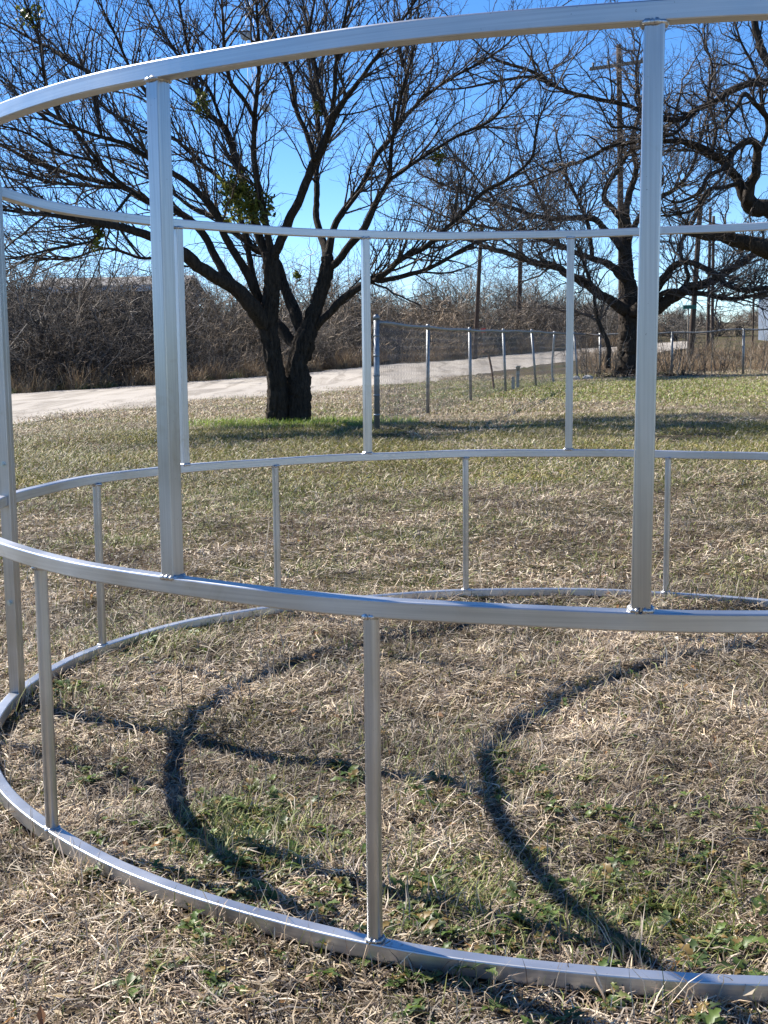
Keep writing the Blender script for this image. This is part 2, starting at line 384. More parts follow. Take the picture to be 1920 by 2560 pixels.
def spawn(parents, spec, r):
    """parents: list of (P list, r0, r1, length). spec: spacing, t0, length, rad, n, ang, wig, up, bias"""
    out = []
    for P, ra, rb, ln in parents:
        n = len(P); cnt = ln * (1 - spec['t0']) / spec['sp']; cnt = int(cnt) + (r.random() < cnt % 1)
        for _ in range(cnt):
            t = spec['t0'] + (1 - spec['t0']) * r.random(); f = t * (n - 1); i = min(int(f), n - 2); g = f - i
            p = tuple(P[i][k] * (1 - g) + P[i + 1][k] * g for k in range(3))
            tn = unit(np.array(P[i + 1]) - np.array(P[i]))
            d = side_dir(tn, r.uniform(*spec['ang']), r, spec['bias'])
            l = spec['len'] * r.uniform(.45, 1.25) * (1 - .35 * t)
            rad = min(spec['rad'] * r.uniform(.7, 1.25), (ra + (rb - ra) * t) * .75)
            out.append((walk(p, d, l, spec['n'], spec['wig'], spec['up'], r), rad, rad * .35, l))
        if spec.get('tip'):
            tn = unit(np.array(P[-1]) - np.array(P[-2])); l = spec['len'] * r.uniform(.7, 1.2)
            out.append((walk(P[-1], side_dir(tn, .15, r, 0), l, spec['n'], spec['wig'], spec['up'], r), max(rb, spec['rad'] * .7), spec['rad'] * .3, l))
    return out
def add_branches(mb, br, k, tone=None):
    if not br: return
    P = np.array([b[0] for b in br]); n = P.shape[1]; t = np.linspace(0, 1, n)
    R = np.array([[b[1] + (b[2] - b[1]) * tt for tt in t] for b in br])
    v, q, _ = tubes(P, R, k)
    if tone is None: mb.add(v, q)
    else: mb.add(v, q, None, np.repeat(tone[:len(br)], n * k, 0))
def limb_mesh(path, sides=10, n=None, rough=.10, ridge=0., seed=0):
    path = np.asarray(path); ln = np.linalg.norm(np.diff(path[:, :3], axis=0), axis=1).sum()
    n = n or max(10, int(ln / .07)); q = smooth_path(path, n)
    r_ = np.random.default_rng(seed)
    w = r_.normal(0, 1, (n, 3)); w = np.apply_along_axis(lambda a: np.convolve(a, np.ones(3) / 3, 'same'), 0, w)
    q[1:-1, :3] += w[1:-1] * q[1:-1, 3:4] * rough * 1.6
    rd = None
    if ridge:
        w0 = r_.normal(0, 1, (n + 8, sides)); w0 = np.apply_along_axis(lambda a: np.convolve(a, np.ones(9) / 3, 'valid'), 0, w0)      # furrows running along the stem
        rd = 1 + ridge * .62 * w0[None] + .04 * r_.normal(0, 1, (1, n, sides))
        rd = np.clip(rd, .7, 1.35)
    else:
        rd = 1 + rough * .6 * r_.normal(0, 1, (1, n, sides))
    mb = MB(); mb.add(*tubes(q[:, :3], np.maximum(q[:, 3], .003), sides, True, ridge=rd))
    return mb, q
def trace(pts, Ya, Yb, Yk=None):
    """(px, py, width px) with the distance going from Ya to Yb along the limb -> x, y, z, radius"""
    n = len(pts); out = []
    for i, p in enumerate(pts):
        Y = np.interp(i / (n - 1), [0, .5, 1], [Ya, Ya + (Yb - Ya) * .45 if Yk is None else Yk, Yb])
        out.append(np.r_[at(p[0], p[1], Y), p[2] * .88 / 2 / F * Y])
    return np.array(out)
def leaf_ball(c, rad, n, cols, size, r_, squash=1., hang=0.):
    mb = MB(); d = r_.normal(0, 1, (n, 3)); d /= np.linalg.norm(d, axis=1, keepdims=True)
    P = c + d * rad * (r_.random((n, 1)) ** .45) * np.array((1, 1, squash)); P[:, 2] -= hang * r_.random(n)
    a = r_.normal(0, 1, (n, 3)); a /= np.linalg.norm(a, axis=1, keepdims=True); b_ = np.cross(a, r_.normal(0, 1, (n, 3))); b_ /= np.linalg.norm(b_, axis=1, keepdims=True)
    s = size * r_.uniform(.6, 1.3, (n, 1)); nn = np.cross(a, b_)
    v = np.stack([P - a * s, P + b_ * s * .42 + nn * s * .12, P + a * s, P - b_ * s * .42 + nn * s * .12], 1).reshape(-1, 3)
    col = np.repeat(np.asarray(cols)[r_.integers(0, len(cols), n)], 4, 0)
    mb.add(v, np.arange(4 * n).reshape(n, 4), col=col); return mb
MIST = [(.13, .155, .03), (.10, .13, .025), (.24, .235, .045), (.075, .10, .02)]

def build_tree(name, label, base, stems, limbs, barkm, twigm, L1, L2, L3, seed, mist=(), bush=1.0):
    r = random.Random(seed)
    tr = thing(name, label, 'tree', base)
    for i, s in enumerate(stems):
        mb_, _ = limb_mesh(s, 40, 90, .03, .15, seed + i); mb_.obj('trunk', barkm, tr)
    par = []
    for i, (pth, opt) in enumerate(limbs):
        big = pth[0, 3] > .045
        mb_, q = limb_mesh(pth, 12 if big else 8, None, .11, .12 if big else 0, seed + 100 + i); mb_.obj('limb', barkm, tr)
        ln = np.linalg.norm(np.diff(q[:, :3], axis=0), axis=1).sum()
        par.append(([tuple(a) for a in q[:, :3]], q[0, 3], q[-1, 3], ln, opt))
    b1 = []
    for P, ra, rb, ln, opt in par:
        s = dict(L1); s.update(opt); b1 += spawn([(P, ra, rb, ln)], s, r)
    b2 = spawn(b1, L2, r); b3 = spawn(b2 , L3, r) + spawn(b1, dict(L3, sp=L3['sp'] * 2.2), r)
    mbb = MB(); add_branches(mbb, b1, 5); mbb.obj('branches', twigm, tr)['kind'] = 'stuff'
    mbb = MB(); add_branches(mbb, b2, 3); add_branches(mbb, b3, 3); mbb.obj('crown', twigm, tr)['kind'] = 'stuff'
    for (c, rad, n, sq, hg) in mist:
        leaf_ball(np.asarray(c), rad, int(n * 1.2), MIST, .042, np.random.default_rng(int(n) + seed), sq, hg).obj('mistletoe', M['leaf'], tr)['kind'] = 'stuff'
    return tr, len(b1), len(b2), len(b3)

# --- the mesquite in the middle distance
Y1 = 14.3
b0 = hit(724, 1062); Y1 = float(b0[1])
T = lambda pts, dya, dyb, k=None: trace(pts, Y1 + dya, Y1 + dyb, None if k is None else Y1 + k)
stems = [T([(694, 1082, 66), (697, 1062, 56), (695, 1030, 52), (692, 964, 48), (685, 910, 43), (677, 860, 41), (670, 807, 44), (677, 755, 38), (679, 702, 38), (676, 655, 40), (674, 628, 36)], 0, -.1),
         T([(751, 1082, 62), (750, 1062, 52), (748, 1020, 54), (746, 964, 58), (742, 915, 48), (753, 880, 50), (765, 840, 48), (782, 795, 38), (797, 745, 34), (812, 700, 33), (819, 664, 34), (817, 640, 28)], .03, .2)]
for a in stems: a[:, 3] *= 1.12
LIMB1 = [
 ([(676, 830, 38), (661, 807, 44), (630, 762, 45), (588, 722, 40), (553, 699, 36), (504, 671, 34), (465, 638, 34), (420, 610, 28), (367, 589, 24), (289, 566, 20), (202, 551, 15), (116, 537, 11), (29, 528, 8), (-60, 515, 5)], 0, -1.6),
 ([(600, 730, 26), (570, 695, 25), (542, 650, 23), (511, 590, 21), (470, 545, 19), (420, 517, 18), (367, 502, 17), (318, 472, 15), (250, 455, 13), (174, 435, 11), (95, 407, 9), (43, 383, 7), (-20, 355, 5)], -.1, 1.2),
 ([(655, 770, 26), (640, 735, 27), (626, 699, 25), (602, 657, 22), (577, 615, 21), (560, 587, 20), (539, 534, 20), (504, 492, 17), (460, 452, 15), (400, 412, 14), (359, 386, 13), (312, 360, 12), (246, 340, 10), (179, 314, 8), (110, 280, 6)], .1, -.8),
 ([(676, 648, 26), (655, 610, 24), (630, 527, 25), (605, 448, 21), (582, 376, 18), (559, 318, 16), (515, 278, 13), (489, 203, 11), (470, 120, 9), (455, 50, 7), (440, -40, 5)], -.1, .5),
 ([(676, 640, 24), (674, 600, 21), (655, 510, 19), (640, 434, 17), (635, 347, 16), (637, 289, 14), (643, 231, 12), (648, 174, 11), (647, 100, 9), (640, 0, 7), (632, -60, 5)], -.1, -.9),
 ([(680, 650, 28), (693, 620, 27), (724, 548, 26), (756, 482, 24), (775, 425, 23), (796, 385, 23), (822, 327, 21), (838, 290, 17), (870, 240, 13), (905, 195, 11), (949, 132, 9), (1000, 60, 7), (1040, 0, 5)], -.1, -1.2),
 ([(822, 330, 16), (808, 260, 13), (793, 202, 12), (785, 150, 10), (772, 90, 9), (785, 9, 7), (792, -50, 5)], -.75, .1),
 ([(820, 330, 16), (834, 260, 13), (840, 159, 12), (850, 100, 10), (860, 58, 9), (873, -10, 6)], -.75, -1.4),
 ([(786, 400, 16), (767, 333, 14), (741, 275, 13), (730, 203, 12), (715, 159, 11), (686, 84, 9), (660, 29, 8), (640, -30, 5)], -.6, .3),
 ([(633, 290, 13), (612, 252, 12), (594, 231, 12), (572, 190, 11), (560, 110, 9), (556, 29, 7), (550, -40, 5)], -.5, -1.3),
 ([(756, 850, 34), (748, 812, 33), (735, 772, 34), (714, 720, 28), (700, 667, 22), (680, 640, 20), (644, 628, 20), (616, 606, 18), (588, 585, 15), (540, 545, 12), (480, 520, 10), (420, 470, 8), (340, 420, 6)], .3, 1.6),
 ([(752, 880, 30), (735, 858, 29), (707, 825, 31), (690, 806, 30), (668, 770, 24), (645, 730, 20), (625, 660, 17), (606, 560, 14), (570, 470, 12), (507, 411, 11), (463, 370, 10), (426, 341, 9), (359, 330, 8), (304, 298, 7), (252, 262, 6), (200, 215, 5)], .2, 1.9),
 ([(818, 650, 28), (814, 625, 25), (801, 587, 20), (791, 545, 18), (791, 475, 17), (793, 420, 15), (800, 370, 13), (795, 300, 11), (780, 220, 9), (770, 120, 7), (760, 20, 5)], .25, 1.7),
 ([(820, 648, 22), (828, 600, 19), (840, 555, 18), (875, 508, 17), (910, 455, 15), (943, 386, 13), (983, 340, 11), (1003, 290, 9), (1012, 254, 8), (1015, 185, 7), (1001, 123, 6), (998, 40, 4)], .2, .9),
 ([(975, 350, 9), (1030, 273, 9), (1074, 232, 8), (1140, 189, 7), (1225, 142, 6), (1291, 91, 4)], .6, -.3),
 ([(822, 668, 26), (836, 660, 23), (875, 615, 22), (912, 566, 20), (943, 499, 16), (971, 452, 14), (977, 389, 11), (985, 330, 9), (1005, 232, 8), (1022, 170, 6), (1040, 100, 4)], .2, -.9),
 ([(968, 455, 11), (1018, 420, 10), (1068, 386, 9), (1150, 336, 8), (1228, 301, 7), (1272, 248, 5), (1319, 201, 4), (1394, 167, 3)], -.3, -1.2),
 ([(762, 862, 14), (791, 818, 21), (822, 783, 23), (861, 744, 21), (899, 716, 21), (940, 694, 23), (958, 687, 18), (1005, 646, 17), (1068, 615, 15), (1112, 574, 13), (1162, 530, 12), (1209, 480, 11), (1272, 446, 9), (1328, 398, 8), (1338, 342, 6), (1350, 292, 5), (1385, 225, 4)], .2, -1.3),
 ([(936, 698, 16), (958, 701, 15), (1021, 687, 13), (1074, 671, 12), (1146, 630, 10), (1200, 603, 8), (1280, 590, 6), (1340, 570, 4)], -.3, .5),
 ([(365, 503, 13), (330, 480, 13), (289, 447, 13), (246, 404, 12), (208, 355, 12), (174, 317, 12), (145, 285, 12), (116, 210, 11), (107, 158, 9), (98, 100, 8), (75, 40, 6), (50, -30, 4)], .4, -.3),
 ([(255, 345, 9), (238, 262, 12), (222, 186, 12), (174, 155, 11), (130, 123, 9), (90, 105, 8), (30, 70, 6), (-40, 40, 4)], -.6, .8),
 ([(330, 478, 9), (240, 592, 6), (202, 609, 7), (139, 621, 7), (72, 638, 6), (0, 650, 4)], -.9, -1.7),
 ([(420, 612, 12), (395, 640, 9), (350, 645, 8), (289, 624, 8), (246, 624, 7), (174, 647, 7), (100, 645, 6), (20, 641, 4)], -.7, -.2),
 ([(300, 470, 9), (200, 462, 9), (120, 455, 8), (50, 430, 7), (-20, 415, 5)], .5, 1.3),
 ([(420, 340, 10), (380, 250, 9), (330, 180, 8), (290, 90, 7), (250, 10, 5)], .9, .2),
 ([(560, 318, 10), (520, 220, 9), (470, 170, 8), (420, 100, 7), (380, 20, 5)], .3, 1.3),
 ([(170, 316, 8), (120, 300, 8), (60, 250, 7), (0, 200, 6), (-60, 150, 4)], -.5, .3),
 ([(245, 404, 8), (150, 380, 8), (60, 330, 6), (-20, 310, 4)], .2, -.8),
]
limbs = [(T(p, a, b_), dict(t0=.28 if p[0][2] > 25 else .12)) for p, a, b_ in LIMB1]
mist1 = [(at(605, 470, Y1 - .2), .26, 420, 1.1, .25), (at(650, 500, Y1 - .2), .2, 260, 1.1, .2), (at(580, 455, Y1 - .3), .2, 220, .9, .15),
         (at(508, 250, Y1), .13, 90, 1.4, .1), (at(798, 262, Y1 - .5), .08, 40, 1.6, .05), (at(1095, 380, Y1 - .5), .11, 60, .9, .1),
         (at(240, 600, Y1 - 1), .10, 50, 1, .1), (at(246, 570, Y1 - 1), .08, 40, .8, .1), (at(745, 685, Y1), .06, 25, 1, .05), (at(560, 545, Y1), .12, 60, .7, .1), (at(70, 25, Y1 - .3), .2, 70, .8, .1)]
L1 = dict(sp=.088, t0=.15, len=1.35, rad=.0135, n=10, ang=(.3, .85), wig=.115, up=.035, bias=.4, tip=True)
L2 = dict(sp=.125, t0=.08, len=.52, rad=.0058, n=6, ang=(.45, 1.0), wig=.18, up=.03, bias=.25, tip=True)
L3 = dict(sp=.13, t0=.1, len=.13, rad=.0038, n=3, ang=(.5, 1.3), wig=.3, up=0, bias=0)
print('tree', build_tree('mesquite_tree', 'bare dark tree with two joined trunks on a green mound beside the road', tuple(b0), stems, limbs, M['bark'], M['twig'], L1, L2, L3, 11, mist1))

# --- the old tree at the corner of the far fence
Y2 = 36.0
b2 = at(1580, 930, Y2); b2[2] = gz(b2[0], b2[1])
T2 = lambda pts, dya, dyb, k=None: trace(pts, Y2 + dya, Y2 + dyb, None if k is None else Y2 + k)
stems2 = [T2([(1588, 945, 130), (1584, 925, 100), (1580, 890, 84), (1578, 850, 74), (1580, 800, 66), (1578, 760, 56), (1568, 700, 40), (1564, 640, 34), (1566, 580, 28), (1562, 532, 22)], 0, .3)]
LIMB2 = [
 ([(1590, 830, 44), (1621, 788, 42), (1660, 755, 36), (1692, 742, 30), (1725, 719, 26), (1764, 710, 23), (1803, 690, 22), (1852, 657, 20), (1888, 635, 17), (1940, 610, 12)], 0, -1.5, ),
 ([(1600, 790, 22), (1660, 733, 15), (1705, 731, 15), (1770, 736, 14), (1813, 747, 12), (1852, 745, 10), (1900, 735, 7)], -.3, -2.),
 ([(1585, 780, 36), (1625, 745, 30), (1660, 697, 25), (1683, 667, 20), (1709, 654, 18), (1738, 661, 16), (1787, 684, 15), (1819, 713, 14), (1862, 726, 13), (1920, 720, 10)], -.2, -2.5),
 ([(1572, 780, 36), (1540, 760, 32), (1500, 735, 26), (1461, 710, 23), (1429, 690, 21), (1380, 664, 20), (1334, 656, 17), (1272, 634, 14), (1225, 621, 11), (1170, 600, 8), (1100, 575, 5)], 0, -1.8),
 ([(1566, 700, 26), (1520, 660, 20), (1460, 640, 16), (1400, 615, 13), (1330, 590, 11), (1260, 575, 9), (1180, 560, 7), (1110, 540, 5), (1040, 505, 4)], .1, 1.),
 ([(1564, 640, 22), (1530, 590, 18), (1484, 547, 17), (1440, 545, 16), (1396, 548, 14), (1340, 540, 12), (1280, 520, 10), (1210, 500, 8), (1130, 470, 6), (1060, 440, 4)], .1, -1.),
 ([(1564, 560, 20), (1530, 520, 16), (1510, 493, 15), (1520, 460, 14), (1540, 430, 13), (1569, 385, 12), (1601, 363, 12), (1640, 330, 10), (1680, 300, 8), (1700, 240, 6)], .2, -.8),
 ([(1562, 540, 20), (1575, 480, 18), (1590, 420, 16), (1580, 350, 13), (1600, 270, 10), (1590, 190, 7), (1600, 110, 5)], .2, 1.2),
 ([(1566, 600, 18), (1600, 540, 16), (1640, 500, 14), (1690, 470, 12), (1730, 420, 10), (1750, 350, 8), (1770, 280, 6), (1790, 200, 5)], .1, 1.5),
 ([(1480, 640, 13), (1470, 560, 11), (1440, 490, 9), (1410, 420, 7), (1390, 340, 5)], .3, .8),
 ([(1400, 615, 11), (1370, 540, 9), (1340, 480, 8), (1310, 420, 6), (1290, 350, 4)], .4, .9),
 ([(1330, 590, 9), (1270, 540, 8), (1220, 480, 7), (1170, 420, 5), (1130, 380, 3)], .4, .2),
 ([(1700, 730, 14), (1720, 690, 12), (1700, 620, 11), (1730, 560, 10), (1760, 500, 8), (1800, 450, 6)], -.6, .4),
 ([(1520, 920, 15), (1520, 863, 13), (1500, 814, 12), (1487, 762, 10), (1482, 720, 8), (1460, 660, 7), (1440, 610, 5)], -1.2, -1.),
]
limbs2 = [(T2(p, a, b_), dict(t0=.2)) for p, a, b_ in LIMB2]
L1b = dict(sp=.135, t0=.15, len=2.2, rad=.025, n=10, ang=(.35, 1.2), wig=.24, up=.05, bias=.5, tip=True)
L2b = dict(sp=.19, t0=.05, len=1.05, rad=.011, n=7, ang=(.35, 1.1), wig=.24, up=.04, bias=.35, tip=True)
L3b = dict(sp=.22, t0=.1, len=.5, rad=.0062, n=3, ang=(.3, .9), wig=.2, up=.04, bias=.2)
mist2 = [(at(1180, 575, Y2), .35, 80, .6, .1), (at(1790, 295, Y2), .3, 70, 1, .2), (at(1680, 460, Y2), .35, 80, 1, .3)]
print('tree2', build_tree('old_tree', 'gnarled old bare tree with a thick trunk at the corner of the far fence', tuple(b2), stems2, limbs2, M['bark2'], M['twig2'], L1b, L2b, L3b, 23, mist2))

# --- the tree whose trunk stands just right of the view, its limbs reaching in
Y3 = 21.0
b3 = at(2140, 985, Y3); b3[2] = gz(b3[0], b3[1])
T3 = lambda pts, dya, dyb, k=None: trace(pts, Y3 + dya, Y3 + dyb, None if k is None else Y3 + k)
stems3 = [T3([(2145, 1010, 150), (2140, 985, 125), (2135, 930, 108), (2120, 860, 100), (2100, 780, 92), (2085, 720, 88), (2065, 680, 80), (2050, 640, 64)], 0, 0)]
LIMB3 = [
 ([(2085, 710, 74), (2030, 668, 66), (1970, 642, 60), (1920, 625, 54), (1868, 608, 43), (1803, 592, 33), (1754, 589, 22), (1722, 583, 15), (1680, 575, 10), (1620, 580, 7)], 0, -1.2),
 ([(2070, 690, 70), (2020, 600, 60), (1970, 545, 52), (1920, 524, 45), (1878, 509, 42), (1849, 457, 30), (1813, 411, 26), (1780, 385, 24), (1738, 363, 20), (1705, 353, 16), (1666, 354, 14), (1601, 353, 12), (1526, 366, 11), (1478, 392, 9), (1412, 418, 7), (1340, 450, 4)], 0, -.8),
 ([(1868, 506, 28), (1876, 460, 26), (1888, 434, 25), (1894, 369, 22), (1880, 352, 19), (1852, 359, 18), (1829, 385, 16), (1810, 420, 13), (1770, 440, 11), (1748, 480, 10), (1700, 505, 8), (1670, 500, 5)], -.4, -1.5),
 ([(2075, 680, 60), (2060, 560, 48), (2040, 420, 40), (2010, 300, 32), (1970, 225, 22), (1920, 203, 19), (1868, 211, 18), (1829, 226, 18), (1793, 252, 17), (1738, 275, 17), (1689, 300, 15), (1620, 286, 13), (1562, 262, 12), (1478, 245, 11), (1400, 222, 10), (1334, 181, 9), (1280, 163, 8), (1244, 151, 7), (1206, 123, 5)], 0, -1.),
 ([(1400, 222, 8), (1347, 198, 8), (1313, 192, 8), (1231, 206, 7), (1150, 222, 5), (1093, 223, 4), (1040, 235, 3)], -.85, -1.4),
 ([(1990, 262, 24), (1960, 330, 18), (1920, 294, 15), (1890, 262, 13), (1862, 236, 12), (1840, 270, 9), (1800, 320, 7)], -.2, -1.8),
 ([(2040, 430, 34), (1990, 240, 30), (1930, 170, 25), (1901, 119, 22), (1885, 40, 16), (1870, -40, 10)], 0, .7),
 ([(1745, 272, 10), (1720, 300, 9), (1690, 330, 9), (1640, 345, 8), (1590, 320, 7), (1530, 318, 6)], -.6, -1.2),
 ([(1849, 457, 12), (1800, 470, 11), (1770, 475, 10), (1740, 520, 9), (1700, 535, 7), (1650, 540, 5)], -.5, -1.4),
 ([(1900, 375, 14), (1920, 320, 12), (1905, 260, 10), (1890, 180, 8), (1850, 100, 6), (1830, 30, 4)], -.7, -.2),
 ([(1780, 385, 12), (1790, 320, 10), (1770, 250, 9), (1780, 170, 7), (1760, 90, 5), (1765, 20, 3)], -.4, .6),
]
limbs3 = [(T3(p, a, b_), dict(t0=.3)) for p, a, b_ in LIMB3]
L1c = dict(sp=.12, t0=.2, len=1.3, rad=.017, n=10, ang=(.4, 1.2), wig=.24, up=.03, bias=.3, tip=True)
L2c = dict(sp=.17, t0=.08, len=.55, rad=.0075, n=6, ang=(.5, 1.15), wig=.28, up=.02, bias=.2, tip=True)
L3c = dict(sp=.15, t0=.1, len=.22, rad=.0052, n=3, ang=(.5, 1.2), wig=.3, up=0, bias=0)
print('tree3', build_tree('overhanging_tree', 'thick contorted dark limbs reaching in from a tree at the right edge', tuple(b3), stems3, limbs3, M['bark'], M['twig'], L1c, L2c, L3c, 37))

# ------------------------------------------------------------------ chain-link fences
def pole_mesh(p0, p1, r, k=12, bend=None):
    mb = MB(); pts = [p0] + ([bend] if bend is not None else []) + [p1]
    P = smooth_path(np.array(pts), 10) if bend is not None else np.array([p0, p1])
    mb.add(*tubes(P, np.full(len(P), r), k, True)); return mb
def diamonds(a0, a1, b0_, b1_, pitch, wr):
    """woven wire between bottom a0-b0 and top a1-b1"""
    ln = np.linalg.norm(np.asarray(b0_) - a0); ht = np.linalg.norm(np.asarray(a1) - a0)
    nx = int(ln / pitch); nz = int(ht / pitch)
    dirn = unit(np.asarray(b0_) - a0); nrm = unit(np.cross(dirn, (0, 0, 1)))
    i = np.arange(nx)[:, None]; j = np.arange(nz + 1)[None, :]
    u = (i + .5 + np.where(j % 2 == 0, -.5, .5)) / nx; w = j / nz + 0 * i
    sag = .012 * np.sin(u * 9) * np.sin(w * 3.1)
    P = ((1 - u) * (1 - w))[..., None] * a0 + ((1 - u) * w)[..., None] * a1 + (u * (1 - w))[..., None] * b0_ + (u * w)[..., None] * b1_
    P = P + nrm * (sag + np.where((j + i) % 2 == 0, wr, -wr))[..., None]
    P2 = P.copy()
    u2 = (i + .5 + np.where(j % 2 == 0, .5, -.5)) / nx
    P2 = ((1 - u2) * (1 - w))[..., None] * a0 + ((1 - u2) * w)[..., None] * a1 + (u2 * (1 - w))[..., None] * b0_ + (u2 * w)[..., None] * b1_
    P2 = P2 + nrm * (.012 * np.sin(u2 * 9) * np.sin(w * 3.1) - np.where((j + i) % 2 == 0, wr, -wr))[..., None]
    mb = MB()
    for Q in (P[::1],):
        v, q, _ = tubes(Q, np.full(Q.shape[:2], wr), 3); mb.add(v, q)
    return mb
FP = [((942, 1063), (941, 797), 14.66), ((1069, 1030), (1070, 819), 17.9), ((1177, 1005), (1174, 826), 21.1), ((1265, 981), (1258, 828), 24.6), ((1341, 967), (1329, 829), 27.6), ((1388, 954), (1386, 833), 30.8), ((1445, 951), (1435, 834), 34.0)]
c0 = at(*FP[0][0], FP[0][2])
fence = thing('chain_link_fence', 'sagging grey chain-link fence receding from the lawn corner towards the old tree', 'fence', tuple(c0))
tops, bots = [], []
for i, (bp, tp, Y) in enumerate(FP):
    B = at(*bp, Y); B[2] = gz(B[0], B[1]); Tt = at(*tp, Y); Bb = B - np.array((0, 0, .08))
    bend = at(1380, 929, Y) if i == 5 else None
    r = .034 if i == 0 else .026
    o = pole_mesh(Bb, Tt, r, 12, bend).obj('fence_post', M['galv'], fence)
    bots.append(B); tops.append(Tt if i else at(941, 806, Y))
    if i == 0:
        mb = MB(); P = np.array([Tt - (0, 0, .01), Tt + (0, 0, .025), Tt + (0, 0, .045), Tt + (0, 0, .055)]); mb.add(*tubes(P, np.array([.041, .041, .028, .006]), 12, True)); mb.obj('post_cap', M['galv'], o)
        for k in range(5):
            mb = MB(); z = B + (Tt - B) * (.12 + .18 * k); mb.add(*tubes(np.array([z, z + (0, 0, .022)]), np.array([.039, .039]), 12, True)); mb.obj('tension_band', M['galv'], o)
    else:
        mb = MB(); P = np.array([Tt - (0, 0, .03), Tt + (0, 0, .03), Tt + (0, 0, .05)]); mb.add(*tubes(P, np.array([.03, .03, .02]), 10, True)); mb.obj('post_cap', M['galv'], o)
cor2 = at(1500, 838, 36.6); cor2b = np.array((cor2[0], cor2[1], gz(cor2[0], cor2[1])))
tops.append(cor2); bots.append(cor2b)
pole_mesh(cor2b - (0, 0, .1), cor2 + (0, 0, .06), .034).obj('fence_post', M['galv'], fence)
mb = MB(); P = smooth_path(np.array(tops), 60); P[:, 2] += .006 * np.sin(np.arange(60) * .9); mb.add(*tubes(P, np.full(60, .019), 10, True)); mb.obj('top_rail', M['galv'], fence)
for i in range(len(tops) - 1):
    a0, b0_ = bots[i] - (0, 0, .02), bots[i + 1] - (0, 0, .02)
    o = diamonds(a0, tops[i], b0_, tops[i + 1], .052, .0020).obj('wire_mesh', M['wire'], fence); o['kind'] = 'stuff'
    # tie wires and the cut barbs along the top edge
    mb = MB(); n = int(np.linalg.norm(b0_ - a0) / .052)
    for j in range(n):
        p = tops[i] + (tops[i + 1] - tops[i]) * (j + .5) / n; mb.add(*tubes(np.array([p, p + (rng.normal(0, .006), rng.normal(0, .006), .035 + .01 * rng.random())]), np.array([.002, .002]), 3)[:2])
    o = mb.obj('wire_barbs', M['wire'], fence); o['kind'] = 'stuff'
# the far fence running to the right from that corner
rc = at(2080, 815, 34.0)
fence2 = thing('back_fence', 'far chain-link fence running right behind the lawn, saplings grown through it', 'fence', tuple(cor2b))
tp2 = [cor2, at(1680, 833, 36.0), at(1859, 824, 35.2), rc]; bt2 = [np.array((p[0], p[1], gz(p[0], p[1]))) for p in tp2]
for i in (1, 2, 3): pole_mesh(bt2[i] - (0, 0, .1), tp2[i] + (0, 0, .03), .034).obj('fence_post', M['galv'], fence2)
mb = MB(); P = resample(np.array(tp2), 50); P[:, 2] += .02 * np.sin(np.arange(50) * .5); mb.add(*tubes(P, np.full(50, .024), 8, True)); mb.obj('top_rail', M['galv'], fence2)
for i in range(3):
    o = diamonds(bt2[i] + (0, 0, .03), tp2[i], bt2[i + 1] + (0, 0, .03), tp2[i + 1], .075, .0019).obj('wire_mesh', M['wire'], fence2); o['kind'] = 'stuff'

# ------------------------------------------------------------------ brush across the road
def shrub_mesh(name, seed, hgt, nst, mat, spread=.45, thick=1.0):
    r = random.Random(seed); par = []
    for i in range(nst):
        a = r.uniform(0, 6.283); rad = r.uniform(0, .55); d = unit(np.array((math.cos(a) * spread * r.random() * 1.6, math.sin(a) * spread * r.random() * 1.6, 1)))
        l = hgt * r.uniform(.6, 1.05)
        par.append((walk((math.cos(a) * rad, math.sin(a) * rad, -.05), d, l, 10, .13, .01, r), .03 * thick * r.uniform(.5, 1.3), .008 * thick, l))
    s1 = dict(sp=.19, t0=.05, len=hgt * .40, rad=.014 * thick, n=7, ang=(.4, 1.5), wig=.30, up=.015, bias=.1, tip=True)
    s2 = dict(sp=.20, t0=.05, len=hgt * .17, rad=.0085 * thick, n=4, ang=(.4, 1.5), wig=.32, up=.01, bias=.05, tip=True)
    b1 = spawn(par, s1, r); b2 = spawn(b1, s2, r); g_ = np.random.default_rng(seed)
    tn = lambda m_: np.clip(g_.lognormal(-.2, .8, (m_, 1)), .2, 4.5) * np.array((1, .97, .95))
    mb = MB(); add_branches(mb, par, 5, tn(len(par))); add_branches(mb, b1, 3, tn(len(b1))); add_branches(mb, b2, 3, tn(len(b2)))
    zmax = max(p[2] for bb in b1 for p in bb[0])
    return mb.mesh(name, mat, True), zmax
SH = [shrub_mesh('thicket_shrub', 50 + i, 3.0, 10, M['brush'] if i % 2 else M['brush'], .5 + .1 * i, 1.1) for i in range(5)]
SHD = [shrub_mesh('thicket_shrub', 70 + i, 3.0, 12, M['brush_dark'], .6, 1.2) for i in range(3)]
topx = [-300, 0, 100, 250, 386, 500, 650, 800, 950, 1100, 1250, 1400, 1560, 1700, 1900, 2300]
topy = [630, 640, 645, 672, 690, 700, 692, 690, 685, 695, 705, 725, 738, 738, 735, 740]
def horizon(px): return 912.7 + math.tan(ROLL) * (px - 960)
def px_of(p):
    v = Vector((p[0], p[1], p[2] - CAMZ)); d = v.dot(fw); return 960 + F * v.dot(rt2) / d
rs = random.Random(5); cnt = 0
side = far3 - near3; side[:, 2] = 0; side /= np.linalg.norm(side, axis=1, keepdims=True)
